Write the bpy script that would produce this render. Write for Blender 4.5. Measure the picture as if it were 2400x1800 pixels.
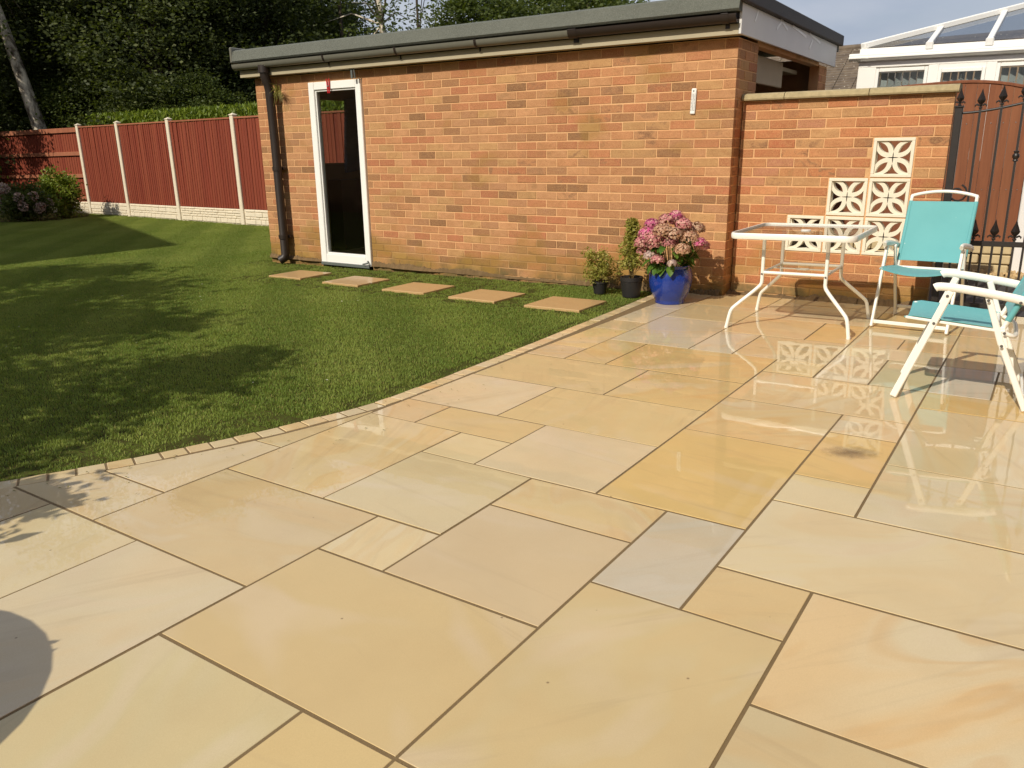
import bpy, bmesh, math, random
import numpy as np
from mathutils import Vector, Matrix

for o in list(bpy.data.objects):
    bpy.data.objects.remove(o, do_unlink=True)
scene = bpy.context.scene
COL = scene.collection
R = math.radians

# ------------------------------------------------------------ camera
RIGHT = Vector((0.8282494738, 0.5599512393, -0.0213873499))
DOWN = Vector((0.1385106738, -0.2415618473, -0.9604492007))
FWD = Vector((-0.5429710880, 0.7925291689, -0.2776326964))
CAM = Vector((1.05632, -1.64838, 1.28634))
cd = bpy.data.cameras.new('camera')
cam = bpy.data.objects.new('camera', cd)
COL.objects.link(cam)
cam.matrix_world = Matrix(((RIGHT.x, -DOWN.x, -FWD.x, CAM.x), (RIGHT.y, -DOWN.y, -FWD.y, CAM.y),
                           (RIGHT.z, -DOWN.z, -FWD.z, CAM.z), (0, 0, 0, 1)))
cd.sensor_fit = 'HORIZONTAL'
cd.sensor_width = 36
cd.lens = 27.741
cd.clip_start = 0.02
cd.clip_end = 600
scene.camera = cam

# ------------------------------------------------------------ sky, sun, exposure
SUN_DIR = Vector((0.17, 1.25, -1.0)).normalized()     # the way the light travels
SUN_EL = math.asin(-SUN_DIR.z)
SUN_AZ = math.atan2(-SUN_DIR.x, -SUN_DIR.y)           # from +Y towards +X
world = bpy.data.worlds.new('World')
scene.world = world
world.use_nodes = True
wn, wl = world.node_tree.nodes, world.node_tree.links
wn.clear()
sky = wn.new('ShaderNodeTexSky')
sky.sky_type = 'NISHITA'
sky.sun_disc = False
sky.sun_elevation = SUN_EL
sky.sun_rotation = SUN_AZ
sky.air_density = 1.3
sky.dust_density = 2.0
tc = wn.new('ShaderNodeTexCoord')
mp = wn.new('ShaderNodeMapping')
mp.inputs['Scale'].default_value = (1.0, 1.0, 3.2)
cn = wn.new('ShaderNodeTexNoise')
cn.inputs['Scale'].default_value = 2.3
cn.inputs['Detail'].default_value = 7
cn.inputs['Roughness'].default_value = 0.55
cr = wn.new('ShaderNodeValToRGB')
cr.color_ramp.elements[0].position = 0.36
cr.color_ramp.elements[0].color = (0.6, 0.6, 0.6, 1)
cr.color_ramp.elements[1].position = 0.66
cr.color_ramp.elements[1].color = (1, 1, 1, 1)
cc = wn.new('ShaderNodeTexNoise')
cc.inputs['Scale'].default_value = 4.5
cc.inputs['Detail'].default_value = 6
ccr = wn.new('ShaderNodeValToRGB')
ccr.color_ramp.elements[0].position = 0.33
ccr.color_ramp.elements[0].color = (4.4, 5.0, 6.5, 1)
ccr.color_ramp.elements[1].position = 0.72
ccr.color_ramp.elements[1].color = (6.8, 7.1, 7.9, 1)
mx = wn.new('ShaderNodeMix')
mx.data_type = 'RGBA'
bg = wn.new('ShaderNodeBackground')
bg.inputs['Strength'].default_value = 0.1
wo = wn.new('ShaderNodeOutputWorld')
wl.new(tc.outputs['Generated'], mp.inputs['Vector'])
wl.new(mp.outputs['Vector'], cn.inputs['Vector'])
wl.new(mp.outputs['Vector'], cc.inputs['Vector'])
wl.new(cn.outputs['Fac'], cr.inputs['Fac'])
wl.new(cc.outputs['Fac'], ccr.inputs['Fac'])
wl.new(cr.outputs['Color'], mx.inputs[0])
wl.new(sky.outputs['Color'], mx.inputs[6])
wl.new(ccr.outputs['Color'], mx.inputs[7])
wl.new(mx.outputs[2], bg.inputs['Color'])
wl.new(bg.outputs['Background'], wo.inputs['Surface'])

sd = bpy.data.lights.new('sun', 'SUN')
sd.energy = 4.6
sd.angle = R(0.55)
sd.color = (1.0, 0.925, 0.79)
sun = bpy.data.objects.new('sun', sd)
COL.objects.link(sun)
sun.rotation_euler = SUN_DIR.to_track_quat('-Z', 'Y').to_euler()
sun.location = (0, -30, 30)

vs = scene.view_settings
vs.view_transform = 'Standard'
vs.look = 'None'
vs.exposure = -0.14
vs.gamma = 1.0
vs.use_curve_mapping = False
scene.render.engine = 'CYCLES'
scene.cycles.max_bounces = 6
scene.cycles.diffuse_bounces = 3
scene.cycles.glossy_bounces = 3
scene.cycles.transparent_max_bounces = 10
scene.cycles.use_denoising = True
scene.cycles.use_adaptive_sampling = True
scene.cycles.adaptive_threshold = 0.02
scene.cycles.caustics_reflective = False
scene.cycles.caustics_refractive = False

# ------------------------------------------------------------ helpers
def lin(c):
    c = c / 255.0
    return c / 12.92 if c <= 0.04045 else ((c + 0.055) / 1.055) ** 2.4
def rgb(r, g, b):
    return (lin(r), lin(g), lin(b), 1.0)

class Mat:
    """small node-graph writer"""
    def __init__(self, name):
        self.m = bpy.data.materials.new(name)
        self.m.use_nodes = True
        self.t = self.m.node_tree
        self.n = self.t.nodes
        self.p = self.n['Principled BSDF']
        self.out = self.n['Material Output']
    def new(self, typ, ins=None, **kw):
        nd = self.n.new(typ)
        for k, v in kw.items():
            setattr(nd, k, v)
        for k, v in (ins or {}).items():
            self.set(nd.inputs[k], v)
        return nd
    def set(self, sock, v):
        if isinstance(v, bpy.types.NodeSocket):
            self.t.links.new(v, sock)
        else:
            sock.default_value = v
    def P(self, **kw):
        for k, v in kw.items():
            self.set(self.p.inputs[k.replace('_', ' ')], v)
        return self
    def pos(self):
        return self.new('ShaderNodeNewGeometry').outputs['Position']
    def objc(self):
        return self.new('ShaderNodeTexCoord').outputs['Object']
    def oinfo(self):
        if not hasattr(self, '_oi'):
            self._oi = self.new('ShaderNodeObjectInfo')
        return self._oi
    def noise(self, vec, scale, detail=3, rough=0.55, dist=0.0):
        return self.new('ShaderNodeTexNoise', {'Vector': vec, 'Scale': scale, 'Detail': detail, 'Roughness': rough, 'Distortion': dist}).outputs['Fac']
    def ramp(self, fac, *stops):
        nd = self.new('ShaderNodeValToRGB', {'Fac': fac})
        e = nd.color_ramp.elements
        while len(e) < len(stops):
            e.new(0.5)
        for i, (p, c) in enumerate(stops):
            e[i].position = p
            e[i].color = c if len(c) == 4 else (*c, 1)
        return nd.outputs['Color']
    def gray(self, fac, a, b, va=0.0, vb=1.0):
        return self.new('ShaderNodeMapRange', {'Value': fac, 'From Min': a, 'From Max': b, 'To Min': va, 'To Max': vb}).outputs['Result']
    def mix(self, fac, a, b, mode='MIX'):
        nd = self.new('ShaderNodeMix', data_type='RGBA', blend_type=mode)
        self.set(nd.inputs[0], fac)
        self.set(nd.inputs[6], a)
        self.set(nd.inputs[7], b)
        return nd.outputs[2]
    def math(self, op, a, b=0.0, c=0.0):
        nd = self.new('ShaderNodeMath', operation=op)
        for i, v in enumerate((a, b, c)):
            self.set(nd.inputs[i], v)
        return nd.outputs[0]
    def vmath(self, op, a, b):
        nd = self.new('ShaderNodeVectorMath', operation=op)
        self.set(nd.inputs[0], a)
        self.set(nd.inputs[1], b)
        return nd.outputs[0]
    def scaled(self, vec, s):
        return self.new('ShaderNodeMapping', {'Vector': vec, 'Scale': s}).outputs['Vector']
    def sep(self, vec, i):
        return self.new('ShaderNodeSeparateXYZ', {'Vector': vec}).outputs[i]
    def bump(self, h, strength=0.3, dist=0.005):
        nd = self.new('ShaderNodeBump', {'Height': h, 'Strength': strength, 'Distance': dist})
        self.set(self.p.inputs['Normal'], nd.outputs['Normal'])
        return nd.outputs['Normal']

class MB:
    """mesh builder: collects pieces, links them as ONE mesh object"""
    def __init__(self):
        self.v = []
        self.f = []
    def add(self, vs_, fs):
        o = len(self.v)
        self.v += [tuple(p) for p in vs_]
        self.f += [tuple(i + o for i in q) for q in fs]
        return self
    def box(self, x0, x1, y0, y1, z0, z1, bev=0.0):
        return self.obox(((x0 + x1) / 2, (y0 + y1) / 2, (z0 + z1) / 2), ((x1 - x0) / 2, (y1 - y0) / 2, (z1 - z0) / 2), None, bev)
    def obox(self, c, h, rot=None, bev=0.0):
        c = Vector(c)
        M3 = rot if rot is not None else Matrix.Identity(3)
        if bev <= 0:
            vs_ = [c + M3 @ Vector((sx * h[0], sy * h[1], sz * h[2])) for sx in (-1, 1) for sy in (-1, 1) for sz in (-1, 1)]
            fs = [(0, 1, 3, 2), (4, 6, 7, 5), (0, 4, 5, 1), (2, 3, 7, 6), (0, 2, 6, 4), (1, 5, 7, 3)]
            return self.add(vs_, fs)
        vs_ = []
        idx = {}
        for sx in (-1, 1):
            for sy in (-1, 1):
                for sz in (-1, 1):
                    s = (sx, sy, sz)
                    for ax in range(3):
                        q = [s[i] * (h[i] - (0 if i == ax else bev)) for i in range(3)]
                        idx[(s, ax)] = len(vs_)
                        vs_.append(c + M3 @ Vector(q))
        fs = []
        for ax in range(3):
            a, b = [(1, 2), (2, 0), (0, 1)][ax]
            for s in (-1, 1):
                ring = []
                for (u, w) in ((-1, -1), (1, -1), (1, 1), (-1, 1)):
                    t = [0, 0, 0]
                    t[ax] = s
                    t[a] = u
                    t[b] = w
                    ring.append(idx[(tuple(t), ax)])
                fs.append(tuple(ring if s > 0 else ring[::-1]))
            for u in (-1, 1):
                for w in (-1, 1):
                    t0 = [0, 0, 0]
                    t1 = [0, 0, 0]
                    t0[ax], t1[ax] = -1, 1
                    t0[a] = t1[a] = u
                    t0[b] = t1[b] = w
                    q = (idx[(tuple(t0), a)], idx[(tuple(t1), a)], idx[(tuple(t1), b)], idx[(tuple(t0), b)])
                    fs.append(q if u * w > 0 else q[::-1])
        for sx in (-1, 1):
            for sy in (-1, 1):
                for sz in (-1, 1):
                    s = (sx, sy, sz)
                    q = (idx[(s, 0)], idx[(s, 1)], idx[(s, 2)])
                    fs.append(q if sx * sy * sz > 0 else q[::-1])
        return self.add(vs_, fs)
    def bar(self, p0, p1, w, d, bev=0.0, up=(0, 0, 1)):
        """box of section w x d from p0 to p1"""
        p0, p1 = Vector(p0), Vector(p1)
        a = (p1 - p0)
        L = a.length
        a.normalize()
        u = Vector(up)
        if abs(a.dot(u)) > 0.98:
            u = Vector((0, 1, 0))
        s = a.cross(u).normalized()
        t = s.cross(a)
        M3 = Matrix((a, s, t)).transposed()
        return self.obox((p0 + p1) / 2, (L / 2, w / 2, d / 2), M3, bev)
    def tube(self, path, r, seg=8, closed=False, caps=True, flat=1.0):
        P = [Vector(p) for p in path]
        n = len(P)
        rs = r if isinstance(r, (list, tuple)) else [r] * n
        T = []
        for i in range(n):
            if closed:
                d = P[(i + 1) % n] - P[i - 1]
            else:
                d = P[min(i + 1, n - 1)] - P[max(i - 1, 0)]
            T.append(d.normalized())
        u = Vector((0, 0, 1)) if abs(T[0].z) < 0.9 else Vector((1, 0, 0))
        nrm = (u - T[0] * u.dot(T[0])).normalized()
        vs_ = []
        for i in range(n):
            if i:
                nrm = (nrm - T[i] * nrm.dot(T[i]))
                nrm.normalize()
            b = T[i].cross(nrm)
            for k in range(seg):
                a = 2 * math.pi * k / seg
                vs_.append(P[i] + (nrm * math.cos(a) + b * math.sin(a) * flat) * rs[i])
        fs = []
        m = n if closed else n - 1
        for i in range(m):
            j = (i + 1) % n
            for k in range(seg):
                k2 = (k + 1) % seg
                fs.append((i * seg + k, i * seg + k2, j * seg + k2, j * seg + k))
        if caps and not closed:
            fs.append(tuple(reversed(range(seg))))
            fs.append(tuple((n - 1) * seg + k for k in range(seg)))
        return self.add(vs_, fs)
    def lathe(self, prof, c=(0, 0, 0), seg=24, mod=None):
        vs_, fs = [], []
        n = len(prof)
        for i, (r, z) in enumerate(prof):
            for k in range(seg):
                a = 2 * math.pi * k / seg
                rr = r * (mod(a, z) if mod else 1.0)
                vs_.append((c[0] + rr * math.cos(a), c[1] + rr * math.sin(a), c[2] + z))
        for i in range(n - 1):
            for k in range(seg):
                k2 = (k + 1) % seg
                fs.append((i * seg + k, i * seg + k2, (i + 1) * seg + k2, (i + 1) * seg + k))
        fs.append(tuple(reversed(range(seg))))
        fs.append(tuple((n - 1) * seg + k for k in range(seg)))
        return self.add(vs_, fs)
    def prism(self, poly, z0, z1, ch=0.0, ch2=None):
        """upright prism of a convex counter-clockwise polygon with a chamfered top edge"""
        n = len(poly)
        if ch > 0:
            top = inset(poly, ch)
            vs_ = [(x, y, z0) for x, y in poly] + [(x, y, z1 - ch) for x, y in poly] + [(x, y, z1) for x, y in top]
            L = 3
        else:
            vs_ = [(x, y, z0) for x, y in poly] + [(x, y, z1) for x, y in poly]
            L = 2
        fs = [tuple(reversed(range(n))), tuple((L - 1) * n + i for i in range(n))]
        for l in range(L - 1):
            for i in range(n):
                j = (i + 1) % n
                fs.append((l * n + i, l * n + j, (l + 1) * n + j, (l + 1) * n + i))
        return self.add(vs_, fs)
    def mesh(self, name, mat, smooth=None):
        me = bpy.data.meshes.new(name)
        me.from_pydata(self.v, [], self.f)
        if mat:
            for m in (mat if isinstance(mat, (list, tuple)) else [mat]):
                me.materials.append(m)
        if smooth is not None:
            me.polygons.foreach_set('use_smooth', [True] * len(me.polygons))
            me.set_sharp_from_angle(angle=R(smooth))
        me.update()
        return me
    def build(self, name, mat, parent=None, smooth=None, loc=None):
        return link(name, self.mesh(name, mat, smooth), parent, loc)

def inset(poly, d):
    """offset every edge of a convex counter-clockwise polygon inwards"""
    n = len(poly)
    ds = d if isinstance(d, (list, tuple)) else [d] * n
    lines = []
    for i in range(n):
        x0, y0 = poly[i]
        x1, y1 = poly[(i + 1) % n]
        ex, ey = x1 - x0, y1 - y0
        l = math.hypot(ex, ey) or 1e-9
        nx, ny = -ey / l, ex / l
        lines.append((x0 + nx * ds[i], y0 + ny * ds[i], ex / l, ey / l))
    out = []
    for i in range(n):
        ax, ay, adx, ady = lines[i - 1]
        bx, by, bdx, bdy = lines[i]
        den = adx * bdy - ady * bdx
        if abs(den) < 1e-6:
            out.append((bx, by))
        else:
            t = ((bx - ax) * bdy - (by - ay) * bdx) / den
            out.append((ax + adx * t, ay + ady * t))
    return out

def link(name, me, parent=None, loc=None):
    o = bpy.data.objects.new(name, me)
    COL.objects.link(o)
    if parent is not None:
        o.parent = parent
    if loc is not None:
        o.location = loc
    return o
def tag(o, label=None, cat=None, group=None, kind=None):
    if label:
        o['label'] = label
    if cat:
        o['category'] = cat
    if group:
        o['group'] = group
    if kind:
        o['kind'] = kind
    return o
def thing(name, label, cat, loc=(0, 0, 0), rot=(0, 0, 0), group=None):
    o = bpy.data.objects.new(name, None)
    COL.objects.link(o)
    o.empty_display_size = 0.1
    o.location = loc
    o.rotation_euler = rot
    return tag(o, label, cat, group)
def np_mesh(name, verts, quads, mat, smooth=False):
    """fast mesh from numpy arrays: verts (n,3), quads (m,4)"""
    me = bpy.data.meshes.new(name)
    nv, nq = len(verts), len(quads)
    me.vertices.add(nv)
    me.vertices.foreach_set('co', np.asarray(verts, np.float32).ravel())
    me.loops.add(nq * 4)
    me.loops.foreach_set('vertex_index', np.asarray(quads, np.int32).ravel())
    me.polygons.add(nq)
    me.polygons.foreach_set('loop_start', np.arange(0, nq * 4, 4, dtype=np.int32))
    me.polygons.foreach_set('loop_total', np.full(nq, 4, np.int32))
    if smooth:
        me.polygons.foreach_set('use_smooth', np.ones(nq, bool))
    me.materials.append(mat)
    me.update()
    me.validate()
    return me

# ------------------------------------------------------------ materials
def simple(name, col, rough=0.6, metal=0.0, spec=0.5, noise=0.0, nscale=20.0, bump=0.0, bscale=60.0):
    m = Mat(name)
    c = col
    if noise > 0:
        nz = m.noise(m.objc(), nscale, 4)
        c = m.mix(nz, tuple(v * (1 - noise) for v in col[:3]) + (1,), tuple(min(1, v * (1 + noise)) for v in col[:3]) + (1,))
    m.P(Base_Color=c, Roughness=rough, Metallic=metal)
    m.p.inputs['Specular IOR Level'].default_value = spec
    if bump > 0:
        m.bump(m.noise(m.objc(), bscale, 5), bump, 0.004)
    return m.m

def brick_mat(name, attr=False):
    m = Mat(name)
    pos = m.pos()
    if attr:
        base = m.new('ShaderNodeAttribute', attribute_name='brick_tint').outputs['Color']
        off = pos
    else:
        base = m.oinfo().outputs['Color']
        off = m.vmath('ADD', pos, m.new('ShaderNodeCombineXYZ', {'X': m.math('MULTIPLY', m.oinfo().outputs['Random'], 40.0), 'Y': 0.0, 'Z': 0.0}).outputs[0])
    n1 = m.noise(m.scaled(off, (9, 9, 13)), 1.0, 2, 0.6, 0.8)
    c = m.mix(m.gray(n1, 0.35, 0.7), base, m.mix(0.5, base, rgb(150, 102, 66)))
    if not attr:
        r2 = m.math('FRACT', m.math('MULTIPLY', m.oinfo().outputs['Random'], 9.7))
        c = m.mix(m.math('MULTIPLY', m.gray(n1, 0.52, 0.36), m.gray(r2, 0.72, 0.95)), c, rgb(128, 90, 66))
    n2 = m.noise(pos, 110, 2, 0.7)
    c = m.mix(m.gray(n2, 0.35, 0.75), c, m.mix(0.35, c, rgb(222, 178, 122)))
    n3 = m.noise(pos, 260, 1, 0.6)
    c = m.mix(m.gray(n3, 0.62, 0.75), c, rgb(105, 62, 42))
    # green-ochre algae on the lowest courses, patchy
    z = m.sep(pos, 2)
    a = m.math('ADD', m.gray(z, 0.62, 0.06), m.gray(m.noise(m.scaled(pos, (1.6, 1.6, 2.5)), 1.0, 2, 0.6), 0.32, 0.72, -0.75, 0.6))
    c = m.mix(m.gray(a, 0.22, 1.0, 0.0, 0.68), c, rgb(146, 116, 48))
    d = m.math('ADD', m.gray(z, 0.2, -0.02), m.gray(m.noise(pos, 6.0, 4), 0.3, 0.7, -0.6, 0.4))
    c = m.mix(m.gray(d, 0.25, 0.9, 0.0, 0.75), c, rgb(96, 88, 58))
    m.P(Base_Color=c, Roughness=0.88)
    m.p.inputs['Specular IOR Level'].default_value = 0.25
    m.bump(m.noise(pos, 130, 2, 0.75), 0.45, 0.003)
    return m.m
M_BRICK = brick_mat('brick')
M_BRICK_ATTR = brick_mat('brick_joined', True)

def mortar_mat():
    m = Mat('mortar')
    pos = m.pos()
    c = m.mix(m.noise(pos, 9, 4), rgb(214, 166, 118), rgb(200, 150, 104))
    c = m.mix(m.gray(m.noise(pos, 180, 3), 0.35, 0.7), c, rgb(224, 180, 130))
    z = m.sep(pos, 2)
    a = m.math('ADD', m.gray(z, 0.6, 0.06), m.gray(m.noise(m.scaled(pos, (1.6, 1.6, 2.5)), 1.0, 2, 0.6), 0.32, 0.72, -0.75, 0.6))
    c = m.mix(m.gray(a, 0.1, 0.9, 0.0, 0.85), c, rgb(128, 98, 48))
    m.P(Base_Color=c, Roughness=0.95)
    m.bump(m.noise(pos, 220, 1, 0.7), 0.5, 0.003)
    return m.m
M_MORTAR = mortar_mat()

def slab_mat():
    m = Mat('wet_sandstone')
    pos = m.pos()
    oi = m.oinfo()
    rnd = oi.outputs['Random']
    off = m.vmath('ADD', pos, m.new('ShaderNodeCombineXYZ', {'X': m.math('MULTIPLY', rnd, 61.0), 'Y': m.math('MULTIPLY', rnd, 37.0), 'Z': m.math('MULTIPLY', rnd, 19.0)}).outputs[0])
    rot = m.new('ShaderNodeVectorRotate', {'Vector': off, 'Axis': (0, 0, 1), 'Angle': m.math('MULTIPLY', m.math('FRACT', m.math('MULTIPLY', rnd, 7.31)), 3.14)}).outputs[0]
    base = oi.outputs['Color']
    # broad iron staining
    big = m.noise(m.scaled(rot, (1.1, 2.4, 1)), 1.0, 2, 0.5, 1.5)
    amt = m.math('FRACT', m.math('MULTIPLY', rnd, 3.77))
    c = m.mix(m.math('MULTIPLY', m.gray(big, 0.44, 0.66), m.gray(amt, 0.2, 1.0, 0.12, 0.9)), base, m.mix(0.5, base, rgb(222, 176, 106)))
    c = m.mix(m.math('MULTIPLY', m.gray(big, 0.46, 0.3), 0.55), c, m.mix(0.5, c, rgb(218, 200, 178)))
    # bedding lines
    vein = m.noise(m.scaled(rot, (0.9, 9, 1)), 1.0, 3, 0.62, 1.2)
    ring = m.math('SINE', m.math('ADD', m.math('MULTIPLY', m.sep(rot, 1), 5.0), m.math('MULTIPLY', big, 26.0)))
    c = m.mix(m.math('MULTIPLY', m.gray(ring, 0.25, 1.0), m.gray(amt, 0.25, 0.95, 0.0, 0.5)), c, m.mix(0.6, c, rgb(206, 158, 92)))
    c = m.mix(m.gray(vein, 0.56, 0.74, 0.0, 0.34), c, m.mix(0.6, c, rgb(150, 124, 96)))
    # fine grain and dark specks
    g = m.noise(pos, 420, 1, 0.65)
    c = m.mix(m.gray(g, 0.3, 0.75, 0.0, 0.3), c, m.mix(0.5, c, rgb(150, 118, 78)))
    sp = m.new('ShaderNodeTexVoronoi', {'Vector': off, 'Scale': 5.5, 'Randomness': 1.0}).outputs['Distance']
    c = m.mix(m.gray(sp, 0.028, 0.012, 0.0, 0.75), c, rgb(110, 84, 52))
    dp = m.noise(pos, 2.2, 4, 0.62)
    c = m.mix(m.gray(dp, 0.42, 0.68, 0.0, 0.3), c, m.mix(0.5, c, rgb(168, 138, 92)))
    # water film: clear where it pools, thinner elsewhere
    wet = m.noise(pos, 1.3, 1, 0.5)
    m.P(Base_Color=c, Roughness=0.62)
    m.p.inputs['Specular IOR Level'].default_value = 0.2
    m.p.inputs['Coat IOR'].default_value = 1.34
    m.set(m.p.inputs['Coat Weight'], m.gray(wet, 0.25, 0.5, 0.82, 1.0))
    m.set(m.p.inputs['Coat Roughness'], m.gray(wet, 0.3, 0.62, 0.03, 0.0))
    rip = m.noise(pos, 8.0, 1, 0.4)
    cb = m.new('ShaderNodeBump', {'Height': rip, 'Strength': 0.05, 'Distance': 0.006})
    m.set(m.p.inputs['Coat Normal'], cb.outputs['Normal'])
    return m.m
M_SLAB = slab_mat()

def dry_stone():
    m = Mat('dry_sandstone')
    pos = m.pos()
    c = m.mix(m.noise(m.scaled(pos, (3, 6, 3)), 1.0, 4, 0.6, 0.8), rgb(200, 168, 118), rgb(184, 150, 102))
    c = m.mix(m.gray(m.noise(pos, 300, 3), 0.4, 0.75, 0, 0.4), c, rgb(140, 100, 58))
    m.P(Base_Color=c, Roughness=0.5)
    m.p.inputs['Coat Weight'].default_value = 0.35
    m.p.inputs['Coat Roughness'].default_value = 0.12
    m.bump(m.noise(pos, 250, 3), 0.2, 0.002)
    return m.m
M_STEP = dry_stone()
def grout_mat():
    m = Mat('grout')
    pos = m.pos()
    c = m.mix(m.noise(pos, 12, 4), rgb(132, 110, 74), rgb(112, 92, 60))
    c = m.mix(m.gray(m.noise(pos, 400, 2), 0.4, 0.7, 0, 0.5), c, rgb(104, 80, 48))
    m.P(Base_Color=c, Roughness=0.85)
    m.bump(m.noise(pos, 300, 3), 0.5, 0.003)
    return m.m
M_GROUT = grout_mat()
def soil_mat():
    m = Mat('turf_soil')
    pos = m.pos()
    c = m.mix(m.gray(m.noise(pos, 5, 5), 0.35, 0.65), rgb(62, 66, 26), rgb(84, 96, 34))
    c = m.mix(m.gray(m.noise(pos, 70, 4), 0.45, 0.65), c, rgb(66, 52, 30))
    m.P(Base_Color=c, Roughness=1.0)
    m.p.inputs['Specular IOR Level'].default_value = 0.1
    m.bump(m.noise(pos, 120, 4), 0.6, 0.01)
    return m.m
M_SOIL = soil_mat()
M_EARTH = simple('dark_earth', rgb(58, 44, 30), 1.0, spec=0.1, noise=0.4, nscale=30, bump=0.6, bscale=80)

def leaf_mat(name, c0, c1, c2=None, trans=0.25, rough=0.5, nscale=1.2, spec=0.3, dark=None):
    m = Mat(name)
    pos = m.pos()
    n = m.noise(pos, nscale, 3)
    c = m.mix(m.gray(n, 0.3, 0.7), c0, c1)
    ri = m.new('ShaderNodeNewGeometry').outputs['Random Per Island']
    if c2:
        c = m.mix(m.gray(ri, 0.72, 1.0, 0, 0.9), c, c2)
    c = m.mix(m.math('MULTIPLY', ri, 0.35), c, tuple(v * 0.45 for v in c0[:3]) + (1,))
    m.P(Base_Color=c, Roughness=rough)
    m.p.inputs['Specular IOR Level'].default_value = spec
    if trans > 0:
        tr = m.new('ShaderNodeBsdfTranslucent', {'Color': m.mix(0.5, c, rgb(150, 170, 40))})
        ms = m.new('ShaderNodeMixShader', {0: trans})
        m.t.links.new(m.p.outputs[0], ms.inputs[1])
        m.t.links.new(tr.outputs[0], ms.inputs[2])
        m.t.links.new(ms.outputs[0], m.out.inputs['Surface'])
    return m.m
def grass_mat():
    m = Mat('grass_blades')
    pos = m.pos()
    n = m.noise(pos, 0.9, 4, 0.6)
    n2 = m.noise(pos, 6, 3, 0.6)
    c = m.mix(m.gray(n, 0.32, 0.68), rgb(130, 150, 62), rgb(160, 172, 86))
    c = m.mix(m.gray(n2, 0.4, 0.75, 0, 0.45), c, rgb(106, 142, 62))
    st = m.math('SINE', m.math('ADD', m.math('MULTIPLY', m.math('ADD', m.math('MULTIPLY', m.sep(pos, 1), 0.75), m.math('MULTIPLY', m.sep(pos, 0), 0.66)), 6.6), m.math('MULTIPLY', n, 1.2)))
    c = m.mix(m.gray(st, -0.4, 0.4, 0.0, 0.34), c, rgb(82, 112, 42))
    ri = m.new('ShaderNodeNewGeometry').outputs['Random Per Island']
    c = m.mix(m.gray(ri, 0.6, 1.0, 0, 0.55), c, rgb(158, 164, 86))
    c = m.mix(m.gray(ri, 0.93, 0.95, 0, 0.7), c, rgb(186, 170, 104))
    m.P(Base_Color=c, Roughness=0.6)
    m.p.inputs['Specular IOR Level'].default_value = 0.25
    tr = m.new('ShaderNodeBsdfTranslucent', {'Color': m.mix(0.4, c, rgb(150, 160, 40))})
    ms = m.new('ShaderNodeMixShader', {0: 0.38})
    m.t.links.new(m.p.outputs[0], ms.inputs[1])
    m.t.links.new(tr.outputs[0], ms.inputs[2])
    m.t.links.new(ms.outputs[0], m.out.inputs['Surface'])
    return m.m
M_GRASS = grass_mat()
M_LEAF_DARK = leaf_mat('dark_leaves', rgb(54, 62, 36), rgb(76, 84, 48), rgb(116, 122, 70), 0.18, nscale=0.5, spec=0.15)
M_LEAF_MID = leaf_mat('mid_leaves', rgb(60, 72, 34), rgb(82, 92, 44), rgb(112, 118, 60), 0.2, nscale=0.6, spec=0.15)
M_LEAF_HEDGE = leaf_mat('hedge_leaves', rgb(84, 104, 24), rgb(120, 136, 34), rgb(150, 160, 50), 0.25, nscale=2.0)
M_LEAF_SHRUB = leaf_mat('shrub_leaves', rgb(92, 112, 30), rgb(128, 142, 44), rgb(160, 162, 66), 0.25, nscale=3.0)
M_LEAF_POT = leaf_mat('pot_plant_leaves', rgb(146, 150, 66), rgb(176, 164, 82), rgb(206, 180, 104), 0.35, nscale=14.0)
M_LEAF_HYD = leaf_mat('hydrangea_leaves', rgb(58, 92, 30), rgb(92, 124, 42), rgb(120, 146, 58), 0.2, nscale=9.0)
def petal_mat():
    m = Mat('hydrangea_petals')
    oi = m.oinfo()
    ri = m.new('ShaderNodeNewGeometry').outputs['Random Per Island']
    c = m.mix(m.gray(ri, 0.35, 1.0, 0, 0.75), oi.outputs['Color'], rgb(228, 196, 168))
    c = m.mix(m.gray(ri, 0.0, 0.22, 0.55, 0.0), c, rgb(150, 74, 84))
    m.P(Base_Color=c, Roughness=0.6)
    tr = m.new('ShaderNodeBsdfTranslucent', {'Color': c})
    ms = m.new('ShaderNodeMixShader', {0: 0.25})
    m.t.links.new(m.p.outputs[0], ms.inputs[1])
    m.t.links.new(tr.outputs[0], ms.inputs[2])
    m.t.links.new(ms.outputs[0], m.out.inputs['Surface'])
    return m.m
M_PETAL = petal_mat()
M_STEM = simple('plant_stem', rgb(112, 92, 52), 0.8, noise=0.3)
def bark_mat(name, a, b, sc=(6, 6, 1.2)):
    m = Mat(name)
    pos = m.objc()
    n = m.noise(m.scaled(pos, sc), 1.0, 6, 0.7, 0.5)
    m.P(Base_Color=m.mix(m.gray(n, 0.42, 0.58), a, b), Roughness=0.9)
    m.bump(n, 0.6, 0.03)
    return m.m
M_BARK = bark_mat('bark', rgb(52, 44, 34), rgb(78, 66, 50))
M_BIRCH = bark_mat('birch_bark', rgb(226, 214, 192), rgb(104, 92, 78), (3, 3, 1.6))

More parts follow.
